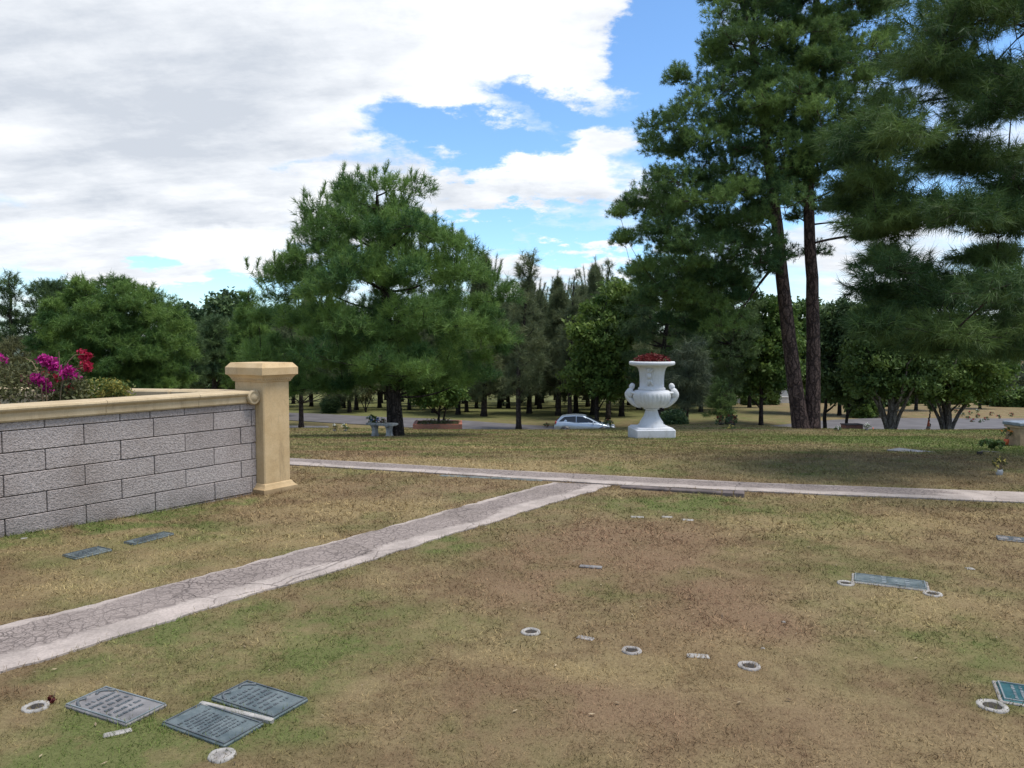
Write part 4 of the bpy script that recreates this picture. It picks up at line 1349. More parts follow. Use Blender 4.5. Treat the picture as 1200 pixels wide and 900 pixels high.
mk([(157, 639.5), (142, 636.5), (193, 625.5), (205, 627)], 'grave_marker', 'dark blue grave plate closest to the foot of the block wall', 'bronze_blue', 'raised_dark', 4, seed=7)
mk([(1215, 637), (1168, 634), (1170, 630.5), (1216, 633)], 'grave_marker', 'dull grey sunken grave plate high at the right edge', 'bronze_grey', 'raised', 2, seed=8)
mk([(705, 667), (678, 665.5), (680, 663.5), (706, 665)], 'grave_marker', 'small dark half-buried plate in the brown lawn centre', 'bronze_grey', 'raised', 0, seed=9, border=False)
# pale divider between the two blue plates
w = [GP(*q) for q in ((233.5, 828.5), (236, 825), (321, 846), (318.5, 849.5))]
o = MB(); c = sum(w, Vector()) / 4
e1 = (w[3] - w[0]); o.box((0, 0, .0), (e1.length, .026, .04), bev=.004)
x = o.build('divider_strip', M['whitebit']); x.location = c; x.rotation_euler.z = math.atan2(e1.y, e1.x)
tag(x, 'narrow pale stone strip dividing two blue grave plates', 'stone strip')

def ring(px, py, label, sc=1.0, mt='whitebit', filled=False):
    q = GP(px, py)
    root = thing('vase_ring', label, 'vase ring', q, random.uniform(0, 6), 'flower vase rings sunk in the lawn')
    b = MB(); R = .058 * sc
    rr = random.Random(int(px))
    wob = [1 + .05 * rr.uniform(-1, 1) for _ in range(7)]
    prof = [(R * 1.02, -.03), (R * 1.02, .003), (R * .96, .009), (R * .72, .010), (R * .60, .004), (R * .55, -.05)]
    b.lathe(prof, 26, mod=lambda i, t: 1 + .03 * math.sin(3 * t + wob[0] * 9) + .02 * math.sin(5 * t), cap=False)
    b.build('rim', M[mt], root)
    h = MB(); h.lathe([(R * .7, .0035 if not filled else .004), (0.001, .002 if not filled else .007)], 18, cap=False)  # unfilled: flat disc above the soil, hole shade put into its colour
    h.build('socket', M['darkbrown' if not filled else 'concrete'], root)
    MARKPOLY.append([Vector((q.x + R * .82 * math.cos(a), q.y + R * .82 * math.sin(a))) for a in np.linspace(0, 2 * PI, 10)[:-1]])
ring(42, 829, 'broken white vase ring beside the grey grave plate, lower left', 1.0)
ring(260, 886, 'chalky white filled ring in front of the lined blue grave plate', .95, filled=True)
ring(622, 741, 'vase ring in the brown lawn, leftmost of the middle row of three')
ring(740, 763, 'vase ring in the brown lawn, central in the middle row of three', .95, 'concrete')
ring(878, 781, 'vase ring in the brown lawn, rightmost of the middle row of three', 1.0, 'concrete')
ring(991, 684, 'white vase ring at the left end of the blue grave plate', 1.0)
ring(1093, 696.5, 'white vase ring at the right end of the blue grave plate', 1.05)
ring(1163, 828, 'white vase ring in front of the teal grave plate', 1.15)

def chip(px, py, w, d, label, ang=0, m='whitebit', h=.006, name='stone_chip'):
    q = GP(px, py); b = MB(); b.box((0, 0, h / 2 - .012), (w, d, h + .024), bev=.004)
    for i, v in enumerate(b.v): b.v[i] = (v[0] * (1 + .12 * mnoise.noise(Vector(v) * 31 + q)), v[1] * (1 + .25 * mnoise.noise(Vector(v) * 37 + q)), v[2])
    o = b.build(name, M[m]); o.location = q; o.rotation_euler.z = ang
    tag(o, label, 'stone piece', 'pale stone pieces in the lawn')
    MARKPOLY.append([(q.xy + Vector((math.cos(ang) * sx * w / 2 - math.sin(ang) * sy * d / 2, math.sin(ang) * sx * w / 2 + math.cos(ang) * sy * d / 2))) for sx, sy in ((-1, -1), (1, -1), (1, 1), (-1, 1))])
chip(138, 859, .11, .035, 'long white chip at the near corner of the grey grave plate', .5)
chip(686, 748, .10, .045, 'grey slab piece between left and central vase rings', -.5, 'concrete')
chip(818, 769, .12, .05, 'pale slab piece between central and right vase rings', -.15)
chip(747, 606, .13, .06, 'white strip in the green patch, leftmost of three', -.1)
chip(782, 606, .11, .06, 'white strip in the green patch, middle of three', -.1)
chip(806, 609.5, .12, .06, 'white strip in the green patch, rightmost of three', -.15)
chip(1136, 666.5, .06, .05, 'small pale pebble in the lawn above the blue plate', 0)
chip(918, 729, .025, .02, 'tiny white pebble left of the row of rings, upper one', 0)
chip(894, 760, .022, .02, 'tiny white pebble near the rightmost middle ring', 0)
chip(28, 631, .05, .03, 'small white chip on the grass at the foot of the wall', .4)

# rust-red flower scrap by the broken ring
def scrap():
    q = GP(60, 822); rng = np.random.default_rng(4)
    root = thing('wilted_flower', 'rust-red wilted flower lying beside the broken white ring', 'flower', q)
    root.scale = (.75, .75, .75)
    pos = rng.normal(size=(9, 3)) * np.array([.016, .016, .008]) + np.array([0, 0, .016])
    tr, tn = leaves(rng, pos, np.full(9, .15), 7, .007, .012); np_tris('petals', tr, tn, M['redflower'], root)
    s = MB(); s.tube([(0, 0, .0), (.02, .0, .04), (.03, 0, .07)], [.004, .004, .003], 5); s.build('stem', M['stem'], root)
scrap()

# kerb pieces along the far path
def kerb(p0, p1, wdt, h, label, m, name='kerb'):
    a = GP(*p0); b_ = GP(*p1); d = b_ - a
    o = MB(); n = max(2, int(d.length / .6))
    for k in range(n):
        c = (k + .5) / n
        o.box((d.length * c, 0, h / 2 - .04 + .004 * math.sin(k * 2.1)), (d.length / n - .012, wdt * (1 + .06 * math.sin(k * 1.7)), h + .08), bev=.01)
    x = o.build(name, M[m]); x.location = a; x.rotation_euler.z = math.atan2(d.y, d.x)
    tag(x, label, 'kerb')
kerb((727, 571.6), (846, 579.5), .10, .03, 'low dark concrete kerb along the near edge of the crossing path', 'kerb')
kerb((846, 580.2), (873, 581.8), .15, .05, 'thicker kerb block ending the low dark kerb', 'kerb', 'kerb_block')
kerb((515, 557.5), (636, 563.6), .07, .012, 'thin greenish metal edging along the path left of the junction', 'edging', 'metal_edging')

# ------------------------------------------------------------------ urn
def urn():
    YU = 22.0
    q = onground(764, YU)
    s = YU / F
    root = thing('garden_urn', 'monumental white carved urn on a square plinth, filled with red flowers', 'urn', q, math.radians(4))
    H = 95 * s
    z = lambda py: (511 - py) * s
    bs = MB(); wpl = 46 * s
    bs.box((0, 0, z(499) / 2 - .03), (wpl, wpl, z(499) + .06), bev=.03)
    bs.box((0, 0, z(499) + .01), (wpl - .10, wpl - .10, .05), bev=.02)
    bs.build('plinth', M['white'], root)
    v = MB()
    r = lambda px: px * s / 2
    prof = [(r(31), z(498)), (r(31), z(495)), (r(28), z(494.2)), (r(27), z(492)), (r(23), z(489)), (r(18), z(485)), (r(15), z(480)), (r(13.2), z(477.6)), (r(18), z(477.2)), (r(18.6), z(476)), (r(17), z(475.2))]
    v.lathe(prof, 40, cap=False); v.build('foot', M['white'], root)
    bw = MB()
    prof = []
    for i in range(15):
        t = i / 14
        rr = 17 + (45 - 17) * math.sin(t * PI / 2) ** .8
        prof.append((r(rr), z(475.4 - 16 * (1 - math.cos(t * PI / 2)) ** .9)))
    prof += [(r(44), z(457)), (r(38), z(455.2)), (r(32), z(454.4))]
    def glut(i, t):
        if 1 <= i <= 13: return 1 + .055 * abs(math.sin(t * 14)) * math.sin(min(1, i / 12) * PI * .62 + .3) - .02
        return 1
    bw.lathe(prof, 168, mod=glut, cap=False); bowl = bw.build('bowl', M['white'], root)
    nk = MB()
    prof = [(r(31), z(454.8)), (r(32), z(453)), (r(31), z(452)), (r(28.5), z(451.2)), (r(28), z(446)), (r(28.4), z(440)), (r(29.5), z(434)), (r(32), z(429.5)), (r(36), z(427.2)), (r(46), z(426)), (r(51), z(425.6)), (r(53), z(424.6)), (r(53.4), z(422.4)), (r(52), z(421.2)), (r(46), z(421)), (r(43), z(422.4)), (.01, z(423))]
    nk.lathe(prof, 48, cap=False); nk.build('neck', M['white'], root)
    # S-curved handles with a cherub-like head
    for sx in (-1, 1):
        a = math.radians(-14 if sx > 0 else -6)
        h = MB()
        pts = [(sx * r(24), 0, z(474)), (sx * r(38), 0, z(471.5)), (sx * r(50), 0, z(466)), (sx * r(56), 0, z(460.5)), (sx * r(54), 0, z(457)), (sx * r(45), 0, z(455.5))]
        sm = [p for p, _ in wobble_path(np.random.default_rng(1), pts, lambda f: 1, 18, 0)]
        h.tube(sm, [.055 + .035 * math.sin(i / 17 * PI) for i in range(18)], 10)
        pts = [(sx * r(51), 0, z(462)), (sx * r(52), -.02, z(458)), (sx * r(50), -.02, z(455)), (sx * r(47), 0, z(452.5))]
        sm = [p for p, _ in wobble_path(np.random.default_rng(1), pts, lambda f: 1, 8, 0)]
        h.tube(sm, [.10, .11, .11, .105, .10, .085, .06, .05], 10)
        for yy in (-.10, .10):
            h.tube([(sx * r(50), yy * .8, z(457.5)), (sx * r(42), yy * 1.4, z(458)), (sx * r(36), yy, z(455.8))], [.045, .04, .03], 8)
        Mx = Matrix.Rotation(a * sx * -1 if False else a, 4, 'Z')
        h.xform(Mx)
        ho = h.build('handle', M['white'], root)
        hd = MB(); hd.sphere((sx * r(46.5), 0, z(450.8)), .082, 12, 9, (1, 1, 1.12)); hd.sphere((sx * r(50), -.0, z(450.2)), .022, 6, 5)
        hd.sphere((sx * r(45.5), 0, z(449.6)), .078, 10, 7)
        hd.xform(Mx); hd.build('carved_head', M['white'], ho)
    # relief figure on the neck, left of centre
    f = MB()
    az = math.radians(-118)
    def on(r_, u, zz): return (r_ * math.cos(az + u), r_ * math.sin(az + u), zz)
    rn = r(30)
    f.sphere(on(r(33), 0, z(431.5)), .065, 10, 8, (1, 1, 1.1))
    f.tube([on(rn, 0, z(434)), on(rn + .02, .04, z(437)), on(rn + .01, .08, z(441))], [.05, .07, .055], 8)
    f.tube([on(rn, .05, z(441)), on(rn + .01, .20, z(444.5)), on(rn - .01, .30, z(449))], [.05, .04, .025], 7)
    f.tube([on(rn, .05, z(441)), on(rn + .01, .02, z(445)), on(rn - .01, -.03, z(449))], [.05, .04, .025], 7)
    f.tube([on(rn, .0, z(434.5)), on(rn + .04, .20, z(432)), on(r(33), .33, z(428.5))], [.035, .03, .022], 7)
    f.tube([on(rn, .0, z(434.5)), on(rn + .03, -.15, z(431)), on(r(33), -.22, z(428.6))], [.035, .03, .022], 7)
    f.build('relief_figure', M['white'], root)
    rng = np.random.default_rng(6)
    n = 260
    a = rng.uniform(0, 2 * PI, n); rr = np.sqrt(rng.random(n)) * r(42)
    hz = z(421.5) + .17 * (1 - (rr / r(44)) ** 2) * (.6 + .5 * rng.random(n))
    pos = np.stack([rr * np.cos(a), rr * np.sin(a), hz], 1)
    tr, tn = leaves(rng, pos, np.clip(.45 + rng.normal(size=n) * .25, 0, 1), 14, .035, .032)
    fo = np_tris('flower_bed', tr, tn, M['redflower'], root)
    n = 60; a = rng.uniform(0, 2 * PI, n); rr = np.sqrt(rng.random(n)) * r(40)
    pos = np.stack([rr * np.cos(a), rr * np.sin(a), np.full(n, z(420.8))], 1)
    tr, tn = leaves(rng, pos, np.full(n, .4), 12, .04, .03); np_tris('greenery', tr, tn, M['dark'], root)
urn()

# dark low bush behind the urn
b = onground(790, 40)
broadleaf(97, 'low_bush', 'dark low spreading bush just behind the urn plinth', b, [(0, 0, -.1), (0, 0, .2), (0, 0, .4), (0, 0, .6)], .05,
          px_rows(40, 790, [(484, 786, 796), (490, 776, 802), (497, 775, 804)], b), ncl=26, rad=.26, size=.075, leaf='dark', zmin=.05, cat='bush', tone_c=.3)

# ------------------------------------------------------------------ benches
def bench():
    q = onground(447, 24.4)
    root = thing('stone_bench', 'grey concrete bench at the foot of the bushy pine, flowers at its left end', 'bench', q, math.radians(-24))
    t = MB(); t.box((0, 0, .405), (.98, .40, .075), bev=.015); t.build('seat', M['bench'], root)
    for x in (-.27, .27):
        l = MB()
        prof = [(-.15, -.05), (.15, -.05), (.15, .04), (.10, .08), (.085, .20), (.11, .30), (.17, .34), (.17, .366), (-.17, .366), (-.17, .34), (-.11, .30), (-.085, .20), (-.10, .08), (-.15, .04)]
        n = len(prof)
        vs = [(x - .06, y, z) for y, z in prof] + [(x + .06, y, z) for y, z in prof]
        fs = [tuple(range(n - 1, -1, -1)), tuple(range(n, 2 * n))] + [(i, (i + 1) % n, (i + 1) % n + n, i + n) for i in range(n)]
        l.add(vs, fs); l.build('leg', M['bench'], root)
    return root, q
broot, bq = bench()

def bouquet(name, loc, label, cols, size=.12, vase='concrete', n=10, leaf='mid', group=None, seed=0, vh=.08, cat='flowers', stalk=.10):
    rng = np.random.default_rng(seed + 200)
    root = thing(name, label, cat, loc, rng.uniform(0, 6), group)
    if vase:
        b = MB(); b.lathe([(size * .22, -.02), (size * .30, vh * .5), (size * .34, vh), (size * .26, vh), (.005, vh - .02)], 14); b.build('vase', M[vase], root)
    else: vh = 0
    pos = unit(rng.normal(size=(n * 2, 3)) + np.array([0, 0, .6])) * size * .5 + np.array([0, 0, vh + stalk])
    tr, tn = leaves(rng, pos, np.full(len(pos), .4), 10, size * .13, size * .14); np_tris('leaves', tr, tn, M[leaf], root)
    for ci, c in enumerate(cols):
        p = unit(rng.normal(size=(n, 3)) + np.array([0, 0, .8])) * size * .58 + np.array([0, 0, vh + stalk * 1.1])
        if len(cols) > 1:
            a = 2 * PI * ci / len(cols); p += np.array([math.cos(a), math.sin(a), 0]) * size * .35
        tr, tn = leaves(rng, p, np.full(n, .6), 12, size * .08, size * .10); np_tris('blooms', tr, tn, M[c], root)
    st = MB()
    for k in range(5): st.tube([(0, 0, vh * .8), tuple(np.array(pos[k]) * .6 + np.array([0, 0, vh * .3])), tuple(pos[k])], [.006, .005, .004], 4, cap=False)
    st.build('stalk', M['stem'], root)
    return root
Rb = Matrix.Rotation(math.radians(-24), 3, 'Z')
bouquet('flower_bunch', bq + Rb @ Vector((-.36, 0, .444)), 'blue and red flower bunch on the left end of the grey bench', ['blueflower', 'redflower', 'whiteflower'], .26, None, 9, seed=1, stalk=.06)
bouquet('flower_bunch', bq + Rb @ Vector((.02, .05, .444)), 'small pale and red flower bunch on the middle of the grey bench', ['whiteflower', 'redflower'], .16, None, 6, seed=2, stalk=.04)
bouquet('flower_vase', GP(392, 505.5), 'small white flower vase left of the grey bench, farther one', ['whiteflower'], .20, 'concrete', 6, 'olive', seed=3, group='flower vases left of the bench')
bouquet('flower_vase', GP(405, 505.5), 'small white and yellow flower vase left of the grey bench, nearer one', ['whiteflower', 'yellowflower'], .21, 'concrete', 6, 'dark', seed=4, group='flower vases left of the bench')
bouquet('potted_flowers', GP(845, 498), 'dark potted plant on the lawn right of the urn, left of a pair', ['redflower'], .42, 'darkbrown', 5, 'dark', seed=5, group='pots right of the urn', cat='pot plant')
bouquet('potted_flowers', GP(858, 498.5), 'dark potted plant on the lawn right of the urn, right of a pair', ['redflower'], .5, 'darkbrown', 5, 'dark', seed=6, group='pots right of the urn', cat='pot plant')
bouquet('flower_vase', GP(857, 503), 'low yellow flowers on the lawn in front of the two dark pots', ['yellowflower'], .24, None, 6, 'dark', seed=7, stalk=.03)
bouquet('flower_vase', GP(982, 504.5), 'white flowers on the lawn in front of the brick box', ['whiteflower'], .22, None, 8, 'dark', seed=8, stalk=.05)
bouquet('flower_vase', GP(1016, 504.5), 'white and green flower vase on the lawn left of the forked tree', ['whiteflower'], .20, 'concrete', 6, 'dark', seed=9)
bouquet('flower_vase', GP(640, 501.6), 'dark flower vase on the lawn left of the silver car', ['redflower'], .36, 'concrete', 5, 'dark', seed=10)
bouquet('flower_vase', GP(712, 502.5), 'dark reddish flower vase on the lawn before the car bonnet', ['redflower'], .42, 'concrete', 5, 'dark', seed=12)
bouquet('flower_vase', GP(690, 502.8), 'pale flower vase on the lawn before the car door', ['whiteflower'], .22, 'concrete', 4, 'dark', seed=13)
bouquet('white_flower_pot', GP(1171, 556.5), 'white pot of yellow flowers on the lawn at right', ['yellowflower'], .14, 'white', 7, 'olive', seed=14, vh=.07, cat='pot plant', stalk=.06)
for k, (px, py) in enumerate(((1128, 488), (1134, 492), (1140, 495), (1146, 490), (1150, 496), (1137, 486), (1156, 493), (1162, 487), (1145, 484), (1170, 491), (1185, 488), (1120, 484))):
    bouquet('grave_flowers', GP(px, py), 'small dark grave flower bunch scattered on the dry field at right', ['whiteflower'] if k % 4 == 0 else ['crimson'], .30, None, 6, 'dark', 'grave flowers on the dry field', seed=20 + k, stalk=.15)

def right_bench():
    q = onground(1213, 15.6)
    root = thing('slate_topped_bench', 'tan stone seat with a slate top at the right edge of the lawn', 'bench', q, math.radians(8))
    t = MB(); t.box((.12, 0, .46), (1.25, .46, .07), bev=.012); t.build('seat', M['slate'], root)
    for x in (-.28, .52):
        l = MB(); l.box((x, 0, .20), (.34, .36, .45), bev=.015); l.box((x, 0, .40), (.42, .40, .045), bev=.008); l.build('leg', M['tanstone'], root)
    return q
rq = right_bench()
bouquet('orange_flowers', rq + Vector((-.56, -.05, 0.02)), 'orange flower bunch leaning at the left end of the tan seat', ['orangeflower'], .15, 'orange', 5, 'dark', seed=40, vh=.12, stalk=.12)
def fern():
    q = GP(1162, 527); rng = np.random.default_rng(8)
    root = thing('fern_plant', 'dark arching fern left of the tan stone seat', 'plant', q)
    T = Tree(8); st = MB(); tr = []; tn = []
    for k in range(15):
        a = rng.uniform(0, 2 * PI); r_ = rng.uniform(.12, .24)
        e = Vector((r_ * math.cos(a), r_ * math.sin(a), rng.uniform(.04, .16))); m = Vector((r_ * .5 * math.cos(a), r_ * .5 * math.sin(a), .24))
        pts = bez(Vector((0, 0, 0)), m, e, 8); st.tube(pts, [.004] * 9, 4, cap=False)
        pp = np.array(pts[1:]); x = leaves(rng, pp, np.full(len(pp), rng.random()), 7, .014, .026); tr.append(x[0]); tn.append(x[1])
    st.build('stem', M['stem'], root); np_tris('fronds', np.concatenate(tr), np.concatenate(tn), M['mid'], root)
fern()
kerb((1149, 529.5), (1172, 530.2), .10, .02, 'thin dark slab lying beside the fern', 'kerb', 'stone_slab')
chip(1148, 533, .07, .06, 'dark stone lump on the lawn left of the fern', 0, 'darkbrown', .05)
# dark flat slab in the right lawn
mk([(1085, 531), (1052, 528.8), (1054, 527.6), (1086, 529.8)], 'grave_marker', 'dull dark grave slab in the green lawn below the forked tree', 'bronze_grey', 'raised', 0, seed=31, border=False)

# brick planter + brick box, cones
def brick_planter():
    root = thing('brick_planter', 'low rectangular red brick planter around the young tree', 'planter', bp, math.radians(4))
    w, d, h, t = 2.35, 2.0, .36, .16
    b = MB()
    b.box((0, -d / 2 + t / 2, h / 2 - .1), (w, t, h + .2)); b.box((0, d / 2 - t / 2, h / 2 - .1), (w, t, h + .2))
    for sx in (-1, 1): b.box((sx * (w / 2 - t / 2), 0, h / 2 - .1), (t, d - 2 * t - .004, h + .2))
    b.build('brick_rim', M['brick'], root)
    s = MB(); s.box((0, 0, h * .4), (w - 2 * t - .01, d - 2 * t - .01, h * .7)); s.build('soil', M['soil'], root)
    rng = np.random.default_rng(2); n = 70
    pos = np.stack([rng.uniform(-w / 2 + .1, w / 2 - .1, n), rng.uniform(-d / 2 + .1, d / 2 - .1, n), np.full(n, h * .85)], 1)
    tr, tn = leaves(rng, pos, np.full(n, .5), 14, .07, .05); np_tris('ground_plants', tr, tn, M['olive'], root)
brick_planter()
q = onground(1000, 41.5)
root = thing('brick_box', 'low dark red brick box left of the forked pale tree', 'planter', q, .05)
b = MB(); b.box((0, 0, .12), (.95, .6, .5), bev=.02); b.build('brick_body', M['brick'], root)
b = MB(); b.box((0, 0, .385), (1.02, .66, .05), bev=.01); b.build('lid', M['kerb'], root)

def cone(px, Y, h, label):
    q = onground(px, Y)
    root = thing('traffic_cone', label, 'traffic cone', q, .3, 'orange cones at the road edge')
    c = MB(); c.lathe([(h * .20, .03), (h * .10, h * .55), (h * .04, h), (.005, h)], 16); c.build('body', M['orange'], root)
    s = MB(); s.lathe([(h * .152, h * .34), (h * .118, h * .52)], 16, cap=False); s.build('stripe', M['whitebit'], root)
    b = MB(); b.box((0, 0, .015), (h * .55, h * .55, .05), bev=.01); b.build('base', M['orange'], root)
cone(1025, 47, .55, 'short orange cone left of the forked tree trunk')
cone(1053, 47, .55, 'short orange cone right of the forked tree trunk')
cone(1090, 43, .72, 'tallest orange cone, left of the spreading pale tree')

# ------------------------------------------------------------------ car
def car():
    X, Y = 5.15, 54.0
    q = Vector((X, Y, g(X, Y) + .05))
    root = thing('parked_car', 'silver-blue hatchback on the road, wheels hidden by the lawn crest', 'car', q, math.radians(-8))
    # lower body loft  (x, half width, z bottom, z top)
    st = [(-2.12, .62, .42, .72), (-2.06, .76, .30, .93), (-1.9, .83, .24, 1.00), (-1.4, .87, .20, 1.01), (-.6, .88, .19, .98), (.3, .88, .19, .955), (.95, .875, .20, .94), (1.5, .85, .22, .84), (1.9, .78, .26, .72), (2.08, .62, .32, .62), (2.13, .45, .38, .54)]
    b = MB(); vs = []; fs = []
    for x, w, z0, z1 in st:
        hm = z0 + (z1 - z0) * .55
        half = [(w * .86, z0), (w * .98, z0 + .10), (w, hm), (w * .985, z1 - .07), (w * .91, z1 - .005), (w * .5, z1 + .02)]
        sec = half + [(-y, z) for y, z in reversed(half)]
        vs += [(x, y, z) for y, z in sec]
    n = 12
    for k in range(len(st) - 1):
        for i in range(n):
            j = (i + 1) % n
            fs.append((k * n + i, k * n + j, (k + 1) * n + j, (k + 1) * n + i))
    fs.append(tuple(range(n))); fs.append(tuple(range(len(vs) - 1, len(vs) - n - 1, -1)))
    b.add(vs, fs, True)
    body = b.build('body', M['car'], root)
    # cabin: (x, half w, z)
    c = MB()
    lo = [(-2.02, .70, .98), (.98, .76, .95)]
    hi = [(-1.72, .58, 1.38), (-1.2, .62, 1.47), (-.5, .63, 1.49), (-.02, .60, 1.46)]
    base_l = [(-2.02, -.70, .96), (-1.4, -.80, .99), (-.5, -.82, .97), (.35, -.81, .95), (1.14, -.70, .91)]
    top_l = [(-1.66, -.58, 1.36), (-1.25, -.62, 1.43), (-.65, -.635, 1.46), (-.12, -.61, 1.43), (.05, -.58, 1.40)]
    vs = base_l + top_l + [(x, -y, z) for x, y, z in base_l] + [(x, -y, z) for x, y, z in top_l]
    fs = []
    for i in range(4):
        fs.append((i, i + 1, i + 6, i + 5)); fs.append((i + 11, i + 10, i + 15, i + 16)); fs.append((i + 5, i + 6, i + 16, i + 15))
    fs += [(0, 5, 15, 10), (4, 14, 19, 9)]
    c.add(vs, fs)
    c.build('cabin', M['car'], root)
    def lerp3(a, b_, t): return Vector(a).lerp(Vector(b_), t)
    for sgn in (1, -1):
        def side(x, t):
            # point on the cabin side at x, height fraction t
            i = 0
            bl = np.interp(x, [p[0] for p in base_l], [p[1] for p in base_l]); bz = np.interp(x, [p[0] for p in base_l], [p[2] for p in base_l])
            tl = np.interp(x, [p[0] for p in top_l], [p[1] for p in top_l]); tz = np.interp(x, [p[0] for p in top_l], [p[2] for p in top_l])
            return Vector((x, (bl + (tl - bl) * t - .035) * sgn, bz + (tz - bz) * t))
        for name, poly in (('rear_window', [(-1.78, .20), (-.60, .08), (-.60, .90), (-1.40, .88)]), ('front_window', [(-.55, .08), (.80, .10), (.36, .55), (-.08, .88), (-.55, .90)])):
            w = MB(); pts = [side(x, t) for x, t in poly]
            back = [p - Vector((0, -.06 * sgn, 0)) for p in pts]
            n_ = len(pts)
            w.add(pts + back, [tuple(range(n_)) if sgn > 0 else tuple(range(n_ - 1, -1, -1)), tuple(range(2 * n_ - 1, n_ - 1, -1))] + [(i, (i + 1) % n_, (i + 1) % n_ + n_, i + n_) for i in range(n_)])
            w.build('window', M['glass'], root)
        mi = MB(); mi.sphere((.62, -.93 * sgn, 1.0), .10, 8, 6, (.7, 1.0, .7)); mi.build('mirror', M['car'], root)
        h = MB(); h.sphere((1.92, -.62 * sgn, .66), .17, 10, 7, (1.0, .75, .55)); h.build('headlight', M['clearlamp'], root)
        tl_ = MB(); tl_.sphere((-2.0, -.68 * sgn, .90), .16, 10, 7, (.5, .7, 1.1)); tl_.build('tail_light', M['redlamp'], root)
        for xw in (-1.32, 1.32):
            a = MB(); tmp = MB(); tmp.lathe([(.001, 0), (.395, 0), (.40, .02), (.001, .021)], 28, cap=False)
            R = Matrix.Rotation(PI / 2, 3, 'X')
            for v in range(len(tmp.v)): tmp.v[v] = tuple(R @ Vector(tmp.v[v]) + Vector((xw, (-.865 if sgn > 0 else .888), .33)))
            tmp.build('wheel_arch', M['darkplastic'], root)
            wh = MB(); wh.lathe([(.22, -.10), (.30, -.11), (.325, -.07), (.325, .07), (.30, .11), (.22, .10)], 28, cap=False)
            for v in range(len(wh.v)): wh.v[v] = tuple(R @ Vector(wh.v[v]) + Vector((xw, -.84 * sgn, .325)))
            wo = wh.build('wheel', M['rubber'], root)
            ri = MB(); ri.lathe([(.001, -.06), (.06, -.075), (.08, -.05), (.20, -.085), (.225, -.095), (.225, .095), (.20, .085), (.08, .05), (.06, .075), (.001, .06)], 20, mod=lambda i, t: 1, cap=False)
            for v in range(len(ri.v)): ri.v[v] = tuple(R @ Vector(ri.v[v]) + Vector((xw, -.86 * sgn, .325)))
            ri.build('rim', M['rim'], wo)
    ws = MB(); ws.add([(1.13, -.64, .95), (1.13, .64, .95), (.09, .52, 1.395), (.09, -.52, 1.395), (1.09, -.64, .90), (1.09, .64, .90), (.03, .52, 1.36), (.03, -.52, 1.36)],
                      [(0, 1, 2, 3), (7, 6, 5, 4), (0, 3, 7, 4), (1, 5, 6, 2), (0, 4, 5, 1), (3, 2, 6, 7)]); ws.build('windscreen', M['glass'], root)
    rw = MB(); rw.add([(-2.04, -.58, 1.02), (-2.04, .58, 1.02), (-1.72, .5, 1.33), (-1.72, -.5, 1.33), (-1.98, -.58, 1.02), (-1.98, .58, 1.02), (-1.66, .5, 1.33), (-1.66, -.5, 1.33)],
                      [(3, 2, 1, 0), (4, 5, 6, 7), (0, 4, 7, 3), (1, 2, 6, 5), (0, 1, 5, 4), (3, 7, 6, 2)]); rw.build('rear_screen', M['glass'], root)
    gr = MB(); gr.box((2.10, 0, .50), (.08, .9, .14), bev=.02); gr.build('grille', M['darkplastic'], root)
car()

